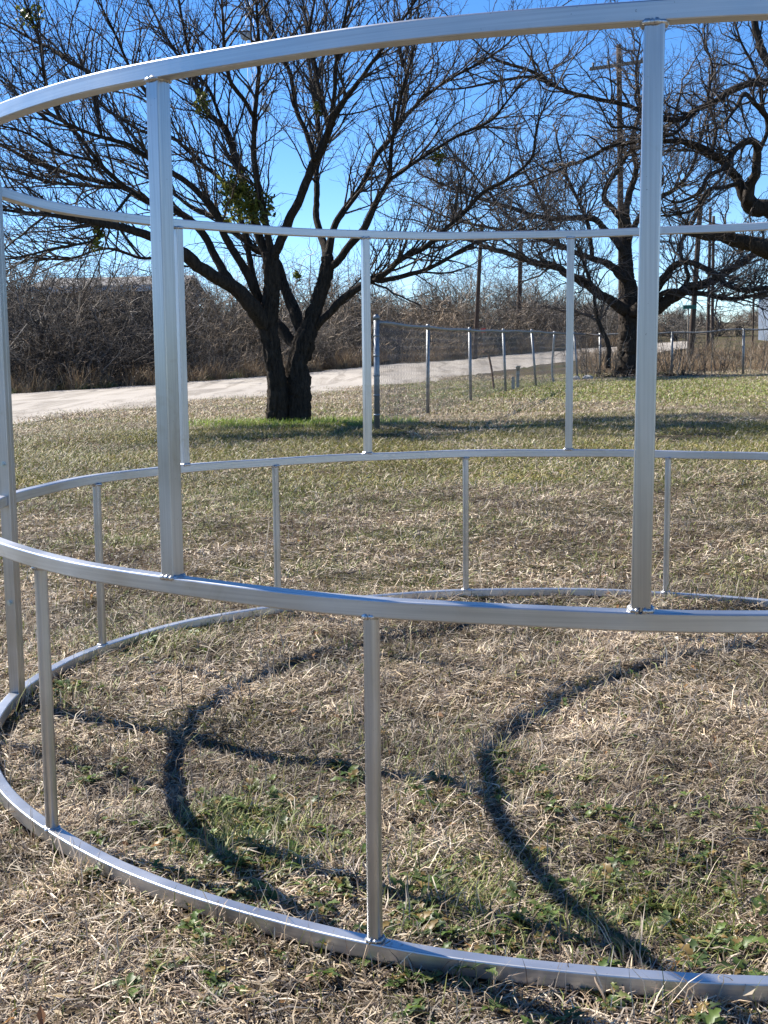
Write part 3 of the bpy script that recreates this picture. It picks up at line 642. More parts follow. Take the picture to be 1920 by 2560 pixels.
for row, (off, n, lo) in enumerate([(2.4, 52, .46), (4.2, 50, .74), (6.6, 42, .95), (10, 34, 1.05), (15, 24, 1.08)]):
    for i in range(n):
        k = int((i + rs.uniform(.1, .9)) / n * 225); p = far3[k] + side[k] * (off + rs.uniform(-.8, .8)) 
        x, y = p[0], p[1]; z = gz(x, y); px = px_of((x, y, z + 1))
        if px < -420 or px > 2250: continue
        hh = (horizon(px) - np.interp(px, topx, topy)) / F * y + CAMZ - z; hh = hh * lo * rs.uniform(.72, 1.38)
        if hh < .8: hh = .8
        left = px < 470
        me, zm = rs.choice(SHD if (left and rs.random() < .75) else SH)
        o = bpy.data.objects.new('thicket_shrub', me); COL.objects.link(o); s = hh / zm
        w_ = max(s, .55) * rs.uniform(.95, 1.5)
        o.location = (x, y, z); o.scale = (w_, w_, s); o.rotation_euler = (0, 0, rs.uniform(0, 6.28))
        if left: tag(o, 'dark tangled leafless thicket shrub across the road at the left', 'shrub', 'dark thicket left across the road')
        else: tag(o, 'grey-brown leafless thicket shrub in the brush line beyond the road', 'shrub', 'brush line beyond the road')
        cnt += 1
TR = [shrub_mesh('bare_tree', 140 + i, 5.0, 3, M['brush'], .55, 1.3) for i in range(3)]       # taller bare trees standing up out of the thicket
for i, px in enumerate((20, 75, 130, 200, 262, 330, 420, 500, 610, 690, 770, 850, 930, 1010, 1090, 1150, 1230, 1320, 1410, 1480)):
    k = int(np.argmin([abs(px_of(p) - px) for p in far3])); p = far3[k] + side[k] * rs.uniform(5, 11); x, y = p[0], p[1]; z = gz(x, y); me, zm = TR[i % 3]
    hh = (horizon(px) - np.interp(px, topx, topy) + rs.uniform(10, 75)) / F * y + CAMZ - z; sc_ = hh / zm
    o = bpy.data.objects.new('bare_tree', me); COL.objects.link(o); o.location = (x, y, z); o.scale = (sc_ * 1.1, sc_ * 1.1, sc_); o.rotation_euler = (0, 0, rs.uniform(0, 6.28))
    tag(o, 'slender bare tree rising above the thicket beyond the road', 'tree', 'bare trees above the thicket')
print('shrubs', cnt)
# far slope of brush behind everything
mb_me, zm = shrub_mesh('far_shrub', 91, 3.2, 9, M['brush'], .6, 2.2)
for i in range(96):
    px = rs.uniform(-300, 2250) if i < 30 else rs.uniform(1350, 2000); Y = rs.uniform(62, 120); p = at(px, 800, Y); z = gz(p[0], Y)
    hh = (horizon(px) - np.interp(px, topx, topy) - rs.uniform(5, 60)) / F * Y + CAMZ - z
    if hh < 1: hh = 1.2
    o = bpy.data.objects.new('far_shrub', mb_me); COL.objects.link(o); s = hh / zm; w_ = s * rs.uniform(1.2, 2)
    o.location = (p[0], Y, z); o.scale = (w_, w_, s); o.rotation_euler = (0, 0, rs.uniform(0, 6.28))
    tag(o, 'hazy brown bare shrub on the far slope under the sky', 'shrub', 'far slope brush')
# saplings grown along the back fence
sap = [shrub_mesh('fence_sapling', 120 + i, 1.5, 2 + i, M['brush'], .25, .8) for i in range(3)]
for i, px in enumerate((1668, 1690, 1712, 1728, 1742, 1755, 1770, 1786, 1800, 1815, 1830, 1846, 1868, 1880, 1895, 1912, 1500, 1480, 1462, 1452, 1470, 1492, 1512, 1528, 1540, 1660, 1676, 1700)):
    Y = 35.6 + rs.uniform(-.9, .9); p = at(px, 900, Y); z = gz(p[0], Y); me, zm = sap[i % 3]
    o = bpy.data.objects.new('fence_sapling', me); COL.objects.link(o); s = rs.uniform(1.0, 1.9) / zm; o.location = (p[0], Y, z); o.scale = (s * .55, s * .55, s); o.rotation_euler = (0, 0, rs.uniform(0, 6.28))
    tag(o, 'thin bare sapling standing at the back fence', 'sapling', 'saplings along the back fence')

# ------------------------------------------------------------------ poles, sign, buildings
def upole(label, bpx, tpx, Y, d0, d1, arm=None, n=2):
    B = at(*bpx, Y); B[2] = gz(B[0], Y); Tt = at(*tpx, Y)
    o = thing('utility_pole', label, 'utility pole', tuple(B), 'utility poles by the road')
    P = resample(np.array([B - (0, 0, .3), Tt]), 12); mb = MB(); mb.add(*tubes(P, np.linspace(d0 / 2, d1 / 2, 12), 12, True)); mb.obj('shaft', M['timber'], o)
    if arm:
        a, b_ = at(*arm[0], Y - .2), at(*arm[1], Y - .2); mb = MB(); e = (b_ - a) / 2
        mb.add(*box((a + b_) / 2, e, unit(np.cross(e, (0, 0, 1))) * .045, np.array((0, 0, .06)))); mb.obj('crossarm', M['greywood'], o, False)
        for t in (.06, .3, .7, .94):
            c = a + (b_ - a) * t; mb = MB(); mb.add(*tubes(np.array([c + (0, 0, .06), c + (0, 0, .1), c + (0, 0, .13), c + (0, 0, .19), c + (0, 0, .22)]), np.array([.02, .05, .03, .055, .02]), 8, True)); mb.obj('insulator', M['greywood'], o)
    return o
upole('brown timber pole behind the fence, nearest the middle of the brush line', (1185, 884), (1204, 560), 50, .20, .15)
upole('brown timber pole farther along the road, right of the first one', (1295, 876), (1303, 560), 58, .24, .19)
upole('tall timber pole with a crossarm near its top, rising behind the old tree', (1556, 880), (1547, 112), 48, .27, .19, ((1474, 173), (1630, 150)))
upole('leaning timber pole behind the back fence beside the street sign', (1724, 868), (1752, 500), 44, .21, .17)
upole('left one of two slim poles close together behind the back fence', (1769, 858), (1776, 520), 52, .14, .12)
upole('right one of two slim poles close together behind the back fence', (1780, 856), (1784, 540), 53, .14, .12)
upole('thin dark pole near the pale building at the right edge', (1881, 842), (1887, 672), 55, .08, .07)
# street sign
Ys = 43.0; B = at(1719, 868, Ys); B[2] = gz(B[0], Ys)
sg = thing('street_sign', 'small green street name sign on a thin post by the leaning pole', 'sign', tuple(B))
pole_mesh(B - (0, 0, .1), at(1721, 772, Ys), .025, 8).obj('sign_post', M['greywood'], sg)
a, b_ = at(1708, 768, Ys), at(1741, 767, Ys); mb = MB(); e = (b_ - a) / 2; mb.add(*box((a + b_) / 2, e, (0, .012, 0), (0, 0, .065)))
mb.obj('sign_blade', simple('green_sign', (.01, .16, .12), (.015, .2, .15), 4, .5, 0, 0), sg, False)
# pale metal building at the right edge
Yb = 62.0; a, b_ = at(1932, 850, Yb), at(2120, 850, Yb); tz = at(1905, 742, Yb)[2]; z0 = gz(a[0], Yb)
bd = thing('metal_building', 'pale blue-grey metal building cut off by the right edge', 'building', ((a[0] + b_[0]) / 2, Yb + 3, z0))
pm = simple('pale_blue_metal', (.15, .185, .24), (.19, .225, .28), 2, .5, .1, 0)
mb = MB(); mb.add(*box(((a[0] + b_[0]) / 2, Yb + 1.2, (z0 - .3 + tz) / 2), ((b_[0] - a[0]) / 2, 0, 0), (0, 1.2, 0), (0, 0, (tz - z0 + .3) / 2))); mb.obj('wall', pm, bd, False)
for k in range(14):
    mb = MB(); x = a[0] + .1 + k * (b_[0] - a[0] - .2) / 13; mb.add(*box((x, Yb - .02, (z0 + tz) / 2), (.03, 0, 0), (0, .018, 0), (0, 0, (tz - z0) / 2 - .03))); mb.obj('rib', pm, bd, False)
mb = MB(); xm = (a[0] + b_[0]) / 2; hw = (b_[0] - a[0]) / 2 + .25
mb.add([(xm - hw, Yb - .3, tz + .02), (xm + hw, Yb - .3, tz + .02), (xm + hw, Yb + 1.2, tz + .4), (xm - hw, Yb + 1.2, tz + .4), (xm + hw, Yb + 2.7, tz + .02), (xm - hw, Yb + 2.7, tz + .02)], [(0, 1, 2, 3), (3, 2, 4, 5)]); mb.obj('roof', pm, bd, False)
# old house behind the thicket on the left
Yh = 52.0; hx0, hx1 = at(90, 800, Yh)[0], at(430, 800, Yh)[0]; zh = gz(0, Yh); ez = at(300, 722, Yh)[2]; rz = at(300, 680, Yh)[2]
hs = thing('old_house', 'weathered grey house with a pale roof edge half hidden behind the thicket', 'house', ((hx0 + hx1) / 2, Yh + 4, zh))
mb = MB(); mb.add(*box(((hx0 + hx1) / 2, Yh + 4, (zh + ez) / 2 - .2), ((hx1 - hx0) / 2, 0, 0), (0, 4, 0), (0, 0, (ez - zh) / 2 + .2))); mb.obj('wall', simple('grey_siding', (.10, .095, .09), (.16, .15, .14), 3, .9, 0, .2), hs, False)
mb = MB(); x0, x1 = hx0 - .4, hx1 + .4
for dz in (0,):
    mb.add([(x0, Yh - .5, ez), (x1, Yh - .5, ez), (x1, Yh + 4, rz), (x0, Yh + 4, rz), (x1, Yh + 8.5, ez), (x0, Yh + 8.5, ez), (x0, Yh - .5, ez + .1), (x1, Yh - .5, ez + .1), (x1, Yh + 4, rz + .1), (x0, Yh + 4, rz + .1), (x1, Yh + 8.5, ez + .1), (x0, Yh + 8.5, ez + .1)],
           [(1, 0, 3, 2), (2, 3, 5, 4), (6, 7, 8, 9), (9, 8, 10, 11), (0, 1, 7, 6), (1, 2, 8, 7), (2, 4, 10, 8), (3, 0, 6, 9), (5, 3, 9, 11), (4, 5, 11, 10)])
rf = mb.obj('roof', simple('grey_shingles', (.16, .15, .145), (.24, .225, .21), 3, .9, 0, .3), hs, False)
mb = MB(); mb.add(*box(((x0 + x1) / 2, Yh - .53, ez - .02), ((x1 - x0) / 2, 0, 0), (0, .02, 0), (0, 0, .13))); mb.obj('fascia', simple('white_trim', (.7, .69, .66), (.8, .79, .76), 3, .7, 0, 0), rf, False)
for xw in (.3, .62, .85):
    mb = MB(); x = hx0 + (hx1 - hx0) * xw; mb.add(*box((x, Yh - .03, ez - .95), (.45, 0, 0), (0, .02, 0), (0, 0, .55))); w_ = mb.obj('window', M['greywood'], hs, False)
    mb = MB(); mb.add(*box((x, Yh - .055, ez - .95), (.38, 0, 0), (0, .004, 0), (0, 0, .48))); mb.obj('pane', simple('dark_glass', (.01, .012, .015), (.02, .022, .025), 2, .08, 0, 0, spec=.6), w_, False)
# far radio tower seen through the tree
Yt = 260.0; tb = at(655, 905, Yt); zb = gz(tb[0], Yt); ttop = at(640, -60, Yt)[2]
tw = thing('radio_tower', 'faint pale lattice radio tower far behind the double-trunked tree', 'tower', (tb[0], Yt, zb))
tm = simple('pale_tower_steel', (.45, .47, .5), (.55, .57, .6), 1, .6, .3, 0)
hw = .75; lv = np.arange(zb, ttop, 1.8)
for sx, sy in ((-1, -.6), (1, -.6), (0, 1.1)):
    mb = MB(); mb.add(*tubes(np.array([(tb[0] + sx * hw, Yt + sy * hw, zb), (tb[0] + sx * hw, Yt + sy * hw, ttop)]), np.array([.07, .07]), 5, True)); mb.obj('leg', tm, tw)
mb = MB(); C3 = [(-1, -.6), (1, -.6), (0, 1.1)]
for i, z in enumerate(lv):
    for j in range(3):
        p, q_ = C3[j], C3[(j + 1) % 3]; mb.add(*tubes(np.array([(tb[0] + p[0] * hw, Yt + p[1] * hw, z), (tb[0] + q_[0] * hw, Yt + q_[1] * hw, z + 1.8)]), np.array([.035, .035]), 3)[:2])
mb.obj('bracing', tm, tw)['kind'] = 'stuff'
for (px, py, r_) in ((665, 270, .9), (614, 88, 1.1), (660, 232, .6)):
    c = at(px, py, Yt - 1); mb = MB(); mb.add(*tubes(np.array([c + (0, .5, 0), c + (0, .35, 0), c, c - (0, .15, 0)]), np.array([.1, r_ * .6, r_, r_]), 16, True)); mb.obj('dish', tm, tw)

# ------------------------------------------------------------------ small things by the fence and road
p = hit(1236, 975); Yp = p[1]
o = thing('bent_pipe', 'rusty leaning pipe with a hooked top behind the fence', 'pipe', tuple(p))
mb = MB(); P = smooth_path(np.array([p - (0, 0, .1), at(1230, 930, Yp), at(1223, 893, Yp), at(1219, 882, Yp), at(1213, 880, Yp)]), 24); mb.add(*tubes(P, np.full(24, .022), 10, True)); mb.obj('shaft', M['rust'], o)
mb = MB(); c = P[-1]; mb.add(*tubes(np.array([c + (.02, 0, 0), c - (.05, 0, .01)]), np.array([.032, .032]), 10, True)); mb.obj('fitting', M['rust'], o)
for lab, (bx, by), (tx, ty) in (('shorter grey metal stub post behind the fence', (1282, 977), (1283, 938)), ('taller grey metal stub post with a flared top behind the fence', (1294, 972), (1295, 917))):
    p = hit(bx, by); Tt = at(tx, ty, p[1]); o = thing('stub_post', lab, 'post', tuple(p), 'stub posts behind the fence')
    mb = MB(); ax = Tt - p
    mb.add(*box(p + ax / 2 - (0, 0, .03), (.033, 0, 0), (0, .006, 0), ax / 2)); mb.add(*box(p + ax / 2 + (0, .035, -.03), (.006, 0, 0), (0, .027, 0), ax / 2)); mb.obj('shaft', M['galv'], o, False)
    if ty < 930: mb = MB(); mb.add(*tubes(np.array([Tt - (0, 0, .08), Tt, Tt + (0, 0, .02)]), np.array([.03, .055, .06]), 8, True)); mb.obj('flared_top', M['galv'], o)
def rock(name, label, cat, px, py, sx, sy, sz, mat, seed, group=None):
    p = hit(px, py); r_ = np.random.default_rng(seed); n, k = 7, 10; V = []
    for i in range(n):
        a = math.pi * i / (n - 1)
        for j in range(k):
            b_ = 2 * math.pi * j / k; q = 1 + r_.normal(0, .13)
            V.append(p + np.array((sx * math.sin(a) * math.cos(b_) * q, sy * math.sin(a) * math.sin(b_) * q, sz * (.55 + math.cos(a) * (1 + r_.normal(0, .08))))))
    idx = np.arange(n * k).reshape(n, k); nx = np.roll(idx, -1, 1); mb = MB(); mb.add(V, np.stack([idx[1:], nx[1:], nx[:-1], idx[:-1]], -1).reshape(-1, 4))
    o = mb.obj(name, mat, None, False, tuple(p)); tag(o, label, cat, group); return o
wr_ = simple('pale_limestone', (.30, .285, .26), (.52, .50, .46), 14, .9, 0, .5)
rock('rock', 'pale rock lying at the foot of the last leaning fence post', 'rock', 1441, 951, .11, .09, .08, wr_, 1)
rock('rock', 'pale rock with dark shade, right of the other one by the old tree', 'rock', 1470, 950, .13, .10, .09, wr_, 2)
rock('broken_block', 'small tan broken block in the grass at the foot of the second fence post', 'block', 1041, 1031, .075, .05, .04, simple('tan_block', (.40, .28, .18), (.58, .43, .30), 10, .9, 0, .4), 3)
# rubble and brush pile by the back fence
bp_, _ = shrub_mesh('brush_pile', 301, .9, 34, M['brush_dark'], 2.2, .8)
o = bpy.data.objects.new('brush_pile', bp_); COL.objects.link(o); p = hit(1700, 941); o.location = p; o.scale = (.8, .6, .42); tag(o, 'low dark pile of cut brush against the back fence', 'brush pile')
o = bpy.data.objects.new('brush_pile', bp_); COL.objects.link(o); p = hit(1560, 944); o.location = p; o.scale = (.95, .6, .42); tag(o, 'dark brush heap at the foot of the old tree trunk', 'brush pile')
# guy wire with a pale guard, old wooden post and a stake with a red flag over the road
p = hit(116, 945); q_ = at(193, 838, p[1] + .3)
o = thing('guy_wire', 'slanting pale guy wire guard rising from the weeds at the left', 'guy wire', tuple(p))
mb = MB(); mb.add(*tubes(np.array([p - (0, 0, .1), q_]), np.array([.03, .03]), 8, True)); mb.obj('guard', simple('pale_guard', (.6, .6, .58), (.75, .75, .72), 5, .5, 0, 0), o)
mb = MB(); e = p + (q_ - p) * 4; mb.add(*tubes(np.array([q_, e]), np.array([.008, .008]), 5)); mb.obj('cable', M['galv'], o)
p = hit(180, 968); o = MB(); o.add(*tubes(np.array([p - (0, 0, .1), at(180, 900, p[1]), at(174, 840, p[1])]), np.array([.075, .07, .06]), 9, True)); tag(o.obj('wooden_post', M['greywood'], None, True, tuple(p)), 'old grey wooden post leaning in the weeds beside the guy wire', 'post')
p = hit(1209, 893); st = thing('marker_stake', 'thin stake with a red flag in the brush beyond the road', 'marker', tuple(p))
mb = MB(); mb.add(*tubes(np.array([p, at(1208, 818, p[1])]), np.array([.02, .02]), 6, True)); mb.obj('stake', M['greywood'], st)
mb = MB(); c = at(1208, 826, p[1]); mb.add(*box(c - (0, .03, 0), (.1, 0, 0), (0, .006, 0), (0, 0, .09))); mb.obj('flag', simple('red_flag', (.5, .05, .03), (.6, .07, .04), 3, .6, 0, 0), st, False)

# ------------------------------------------------------------------ grass, weeds, litter
STRAW = np.array([(.53, .405, .255), (.64, .52, .36), (.44, .325, .205), (.72, .615, .46), (.36, .265, .18), (.25, .18, .13), (.55, .455, .34), (.46, .385, .31), (.17, .125, .095)])
GREEN = np.array([(.125, .15, .03), (.16, .185, .04), (.09, .115, .025), (.22, .22, .065), (.30, .275, .11)])
WEED = np.array([(.085, .135, .03), (.12, .175, .04), (.065, .10, .03), (.17, .19, .06), (.25, .17, .06)])
def blades(n, rad, lmin, lmax, w, pal, e0, curl, r_, pal2=None, mixf=0., kink=.35):
    a = r_.uniform(0, 2 * np.pi, n); rr = rad * np.sqrt(r_.random(n)); P = np.stack([rr * np.cos(a), rr * np.sin(a), r_.uniform(-.006, .008, n)], 1)
    az = r_.uniform(0, 2 * np.pi, n); el = np.clip(r_.normal(e0, .35, n), -.12, 1.5); ln = r_.uniform(lmin, lmax, n)
    pts = [P]; seg = np.array([.4, .35, .25])
    for s in range(3):
        d = np.stack([np.cos(el) * np.cos(az), np.cos(el) * np.sin(az), np.sin(el)], 1); pts.append(pts[-1] + d * (ln * seg[s])[:, None])
        az = az + r_.normal(0, kink, n); el = el - curl * r_.uniform(.3, 1.5, n)
    pts = np.array(pts); pts[:, :, 2] = np.maximum(pts[:, :, 2], -.004)
    sd_ = np.stack([-np.sin(az), np.cos(az), r_.normal(0, .5, n)], 1); sd_ /= np.linalg.norm(sd_, axis=1, keepdims=True)
    ww = w * r_.uniform(.55, 1.35, n)[:, None] / 2
    v = np.stack([pts[0] - sd_ * ww, pts[0] + sd_ * ww, pts[1] - sd_ * ww * .95, pts[1] + sd_ * ww * .95, pts[2] - sd_ * ww * .7, pts[2] + sd_ * ww * .7, pts[3]], 1)
    i = np.arange(n)[:, None] * 7
    q = np.concatenate([i + (0, 1, 3, 2), i + (2, 3, 5, 4)]); t = i + (4, 5, 6)
    c = pal[r_.integers(0, len(pal), n)] * r_.uniform(.65, 1.25, (n, 1))
    if pal2 is not None:
        mk = r_.random(n) < mixf; c[mk] = pal2[r_.integers(0, len(pal2), mk.sum())]
    return v.reshape(-1, 3), q, t, np.repeat(c, 7, 0)
def rosette(r_, nl, ln, pal):
    """a low broad-leaved weed: lobed leaves round a centre"""
    V, Q, C = [], [], []; n0 = 0
    for i in range(nl):
        az = r_.uniform(0, 6.283); L_ = ln * r_.uniform(.5, 1.15); el = r_.uniform(.15, .9); c = pal[r_.integers(0, len(pal))] * r_.uniform(.7, 1.2)
        f = np.array((math.cos(az), math.sin(az), 0)); s = np.array((-math.sin(az), math.cos(az), 0)); ns = 6; base = np.array((r_.normal(0, .008), r_.normal(0, .008), 0))
        for k in range(ns + 1):
            t = k / ns; z = math.sin(el) * L_ * t - .5 * L_ * t * t * .9 + .006; w_ = L_ * .26 * math.sin(math.pi * min(1, .12 + t * .88)) * (1.25 if k % 2 else .62)
            m_ = base + f * L_ * t * math.cos(el * .5) + np.array((0, 0, max(z, .004)))
            V += [m_ - s * w_ + (0, 0, w_ * .35), m_, m_ + s * w_ + (0, 0, w_ * .35)]; C += [c] * 3
        for k in range(ns):
            b_ = n0 + 3 * k; Q += [(b_, b_ + 1, b_ + 4, b_ + 3), (b_ + 1, b_ + 2, b_ + 5, b_ + 4)]
        n0 += 3 * (ns + 1)
    return np.array(V), np.array(Q), None, np.array(C)
def clump_collection(name, makers, mat, reps):
    c = bpy.data.collections.new(name)
    k = 0
    for mk, n in zip(makers, reps):
        for _ in range(n):
            mb = MB(); v, q, t, col = mk(); mb.add(v, q, t, col); me = mb.mesh('clump', mat, True)
            o = bpy.data.objects.new('%s_%03d' % (name, k), me); c.objects.link(o); k += 1
    return c
def scatter(name, label, cat, coll, pts, rot, scl, idx):
    me = bpy.data.meshes.new(name); me.vertices.add(len(pts)); me.vertices.foreach_set('co', np.asarray(pts, np.float32).ravel())
    for nm, ty, key, arr in (('rot', 'FLOAT_VECTOR', 'vector', rot), ('scl', 'FLOAT_VECTOR', 'vector', scl), ('idx', 'INT', 'value', idx)):
        a = me.attributes.new(nm, ty, 'POINT'); a.data.foreach_set(key, np.asarray(arr, np.int32 if ty == 'INT' else np.float32).ravel())
    o = bpy.data.objects.new(name, me); COL.objects.link(o); o['label'] = label; o['category'] = cat; o['kind'] = 'stuff'
    ng = bpy.data.node_groups.new(name, 'GeometryNodeTree'); ng.interface.new_socket('Geometry', in_out='INPUT', socket_type='NodeSocketGeometry'); ng.interface.new_socket('Geometry', in_out='OUTPUT', socket_type='NodeSocketGeometry')
    N = ng.nodes; gi_ = N.new('NodeGroupInput'); go = N.new('NodeGroupOutput'); ci = N.new('GeometryNodeCollectionInfo'); ci.inputs['Collection'].default_value = coll
    ci.inputs['Separate Children'].default_value = True; ci.inputs['Reset Children'].default_value = True
    ip = N.new('GeometryNodeInstanceOnPoints'); ip.inputs['Pick Instance'].default_value = True
    def na(nm, ty):
        n = N.new('GeometryNodeInputNamedAttribute'); n.data_type = ty; n.inputs['Name'].default_value = nm; return n.outputs['Attribute']
    ng.links.new(gi_.outputs[0], ip.inputs['Points']); ng.links.new(ci.outputs[0], ip.inputs['Instance'])
    ng.links.new(na('idx', 'INT'), ip.inputs['Instance Index']); ng.links.new(na('rot', 'FLOAT_VECTOR'), ip.inputs['Rotation']); ng.links.new(na('scl', 'FLOAT_VECTOR'), ip.inputs['Scale'])
    ng.links.new(ip.outputs[0], go.inputs[0])
    md = o.modifiers.new('scatter', 'NODES'); md.node_group = ng
    return o
r_ = np.random.default_rng(21)
def greenness(x, y):
    g = .02 + .30 * np.clip((y - 3.0) / 5, 0, 1) + .20 * vnoise(x * .9 + 3, y * .8, 5) + .14 * vnoise(x * 2.6, y * 2.4, 8)
    g += .34 * np.exp(-((y - 11.5) / 3.0) ** 2) + .12 * np.exp(-((y - 7) / 1.2) ** 2) * (.5 + .5 * vnoise(x * 1.3, y, 2))
    for (px, sr, amt) in BLOB: g = g + amt * np.exp(-(((x - px[0]) ** 2 + (y - px[1]) ** 2 * .5) / sr ** 2))
    return g
BLOB = [(hit(724, 1075), 1.1, .9), (hit(560, 2075), .16, .5), (hit(1690, 2330), .16, .35), (hit(1680, 2150), .12, .25), (hit(700, 2150), .2, .35), (hit(1500, 962), 3.0, .7), (hit(1750, 975), 3.0, .6),
        (hit(500, 2400), .15, .35), (hit(400, 1620), .25, .35), (hit(1000, 1370), .5, .3), (hit(1150, 2270), .2, .4), (hit(1700, 1800), .2, .3), (hit(100, 1780), .2, .35)]
def region(y0, y1, dens, pad):
    A = (y1 - y0) * (.66 * y1 + 2 * pad); n = int(A * dens); x = (r_.random(n) - .5) * (.66 * y1 + 2 * pad); y = y0 + (y1 - y0) * r_.random(n)
    k = np.abs(x) < .33 * y + pad; return x[k], y[k]
def on_road(x, y):
    xn = np.interp(y, near3[:, 1], near3[:, 0])
    return (y > near3[0, 1]) & (x < xn - .1 + .35 * vnoise(y * 1.3, x * .8, 4)) & (y < 60)
def ring_dist(x, y):                                   # how far outside the ring's centre line
    dx, dy = x - CX, y - CY; c, s = math.cos(PHI), math.sin(PHI)
    X, Y_ = (c * dx + s * dy) / (1 + ECC), (-s * dx + c * dy) / (1 - ECC)
    return np.hypot(X, Y_) - RAD
def mat_blades(mb, x, y, w, ls=1.0, hs=1.0):
    """single blades rooted at x, y: flattened straw, livelier and upright where it is green"""
    n = len(x); g = greenness(x, y) + r_.normal(0, .16, n); isg = r_.random(n) < np.clip((g - .34) * 1.4, .03, .8)
    tuft = np.clip(.5 + .5 * vnoise(x * 9 + 1.7, y * 9, 15) + .35 * vnoise(x * 21, y * 21, 16), 0, 1.4); z = ground(x, y) + (r_.uniform(-.004, .006, n) + .016 * tuft * r_.random(n)) * hs
    fld = 2.4 * vnoise(x * 2.2, y * 2.2, 6) + 1.5 * vnoise(x * .8, y * .8, 9)
    az = np.where(r_.random(n) < .45, fld + r_.normal(0, .7, n), r_.uniform(0, 2 * np.pi, n))
    el = np.where(isg, r_.normal(.75, .35, n), np.where(r_.random(n) < .14, r_.normal(.9, .3, n), r_.normal(.14, .22, n)))
    ln = np.where(isg, r_.uniform(.025, .07, n), r_.gamma(4., .0120, n).clip(.012, .14)) * ls
    rd = np.abs(ring_dist(x, y)); near_rail = rd < .05
    ln = ln * (.6 + .5 * tuft); ln = np.where(near_rail, ln * .8, ln)
    keep = (rd > W * .62); x, y, z, az, el, ln, isg = [a[keep] for a in (x, y, z, az, el, ln, isg)]; n = len(x)
    P0 = np.stack([x, y, z], 1)
    d = lambda e, a: np.stack([np.cos(e) * np.cos(a), np.cos(e) * np.sin(a), np.sin(e)], 1)
    P1 = P0 + d(el, az) * (ln * .55)[:, None]; az2 = az + r_.normal(0, .5, n); el2 = el - r_.uniform(.1, .8, n)
    P2 = P1 + d(el2, az2) * (ln * .45)[:, None]; 
    for P in (P1, P2): P[:, 2] = np.maximum(P[:, 2], z - .004)
    sd_ = np.stack([-np.sin(az), np.cos(az), r_.normal(0, .6, n)], 1); sd_ /= np.linalg.norm(sd_, axis=1, keepdims=True)
    ww = (w * r_.uniform(.5, 1.4, n) / 2)[:, None]
    v = np.stack([P0 - sd_ * ww, P0 + sd_ * ww, P1 - sd_ * ww * .85, P1 + sd_ * ww * .85, P2], 1)
    i = np.arange(n)[:, None] * 5
    tone = np.clip(.80 + .32 * vnoise(x * 1.6 + 2, y * 1.6, 12) + .3 * vnoise(x * 5, y * 5, 13), .35, 1.3)
    c = STRAW[r_.integers(0, len(STRAW), n)] * (r_.uniform(.42, 1.2, n) * tone)[:, None]
    c[isg] = GREEN[r_.integers(0, len(GREEN), isg.sum())] * r_.uniform(.75, 1.35, (isg.sum(), 1))
    mb.add(v.reshape(-1, 3), i + (0, 1, 3, 2), i + (2, 3, 4), np.repeat(c, 5, 0))
mb = MB()
x, y = region(.9, 3.4, 27000, .35); mat_blades(mb, x, y, .0025)
x, y = region(3.4, 5.6, 15500, .4); mat_blades(mb, x, y, .0030)
x, y = region(5.6, 9.6, 5200, .5); mat_blades(mb, x, y, .0042, .9)
y = r_.uniform(.9, 6, 27000); x = np.where(r_.random(27000) < .5, -1, 1) * (.33 * y + .33 + .85 * r_.random(27000)); mat_blades(mb, x, y, .0055)      # the flanks, just out of view
x, y = region(1.0, 7, 14, .4); v, q, t, c = blades(len(x), .0, .10, .22, .0024, STRAW, 1.2, .2, r_, GREEN, .3)   # upright single stalks
v = v + np.repeat(np.stack([x, y, ground(x, y)], 1), 7, 0); mb.add(v, q, t, c)
th_ = r_.uniform(0, 360, 1500); dr = np.where(r_.random(1500) < .6, 1, -1) * (W * .7 + .02 * r_.random(1500)); pr = rp(th_, dr, Z0)      # stalks standing along the bottom rail
v, q, t, c = blades(1500, .0, .035, .085, .0025, STRAW, 1.1, .3, r_, GREEN, .25); v = v + np.repeat(np.stack([pr[:, 0], pr[:, 1], ground(pr[:, 0], pr[:, 1])], 1), 7, 0); mb.add(v, q, t, c)
n = 5200; a = r_.uniform(0, 6.283, n); rr = 1.25 * r_.random(n) ** .7; x = b0[0] + .15 + rr * np.cos(a) * 1.25; y = b0[1] - .25 + rr * np.sin(a) * .9     # lush tufts round the tree
LUSH = np.array([(.20, .30, .045), (.26, .36, .055), (.15, .23, .035), (.32, .37, .09)]); mbl = MB()
v, q, t, c = blades(n, .0, .04, .13, .0055, LUSH, 1.1, .3, r_); v = v + np.repeat(np.stack([x, y, ground(x, y)], 1), 7, 0); mbl.add(v, q, t, c); o = mbl.obj('lush_grass', M['leaf'], None); o['kind'] = 'stuff'; tag(o, 'bright green grass tufts round the foot of the double-trunked tree', 'grass')
print('near blades tris', sum(len(a) for a in mb.q) * 2 + sum(len(a) for a in mb.t))
o = mb.obj('lawn_grass', M['blade'], None); o['kind'] = 'stuff'; tag(o, 'matted dry straw-coloured grass with green patches covering the near lawn', 'grass')
coll = clump_collection('grass_tiles', [
    lambda: blades(1050, .55, .03, .08, .0052, STRAW, .3, .3, r_, GREEN, .16),
    lambda: blades(1050, .55, .03, .08, .0052, STRAW, .4, .3, r_, GREEN, .55),
    lambda: blades(1050, .55, .03, .08, .0052, GREEN * (1.35, 1.18, .95), .55, .3, r_, STRAW, .22),
    lambda: blades(1300, 1.1, .03, .08, .010, STRAW, .4, .3, r_, GREEN, .18),
    lambda: blades(1300, 1.1, .03, .08, .010, np.concatenate([GREEN * (1.4, 1.2, 1), LUSH]), .55, .3, r_, STRAW, .3)], M['blade'], [4, 4, 4, 4, 4])
pts, rot, scl, idx = [], [], [], []
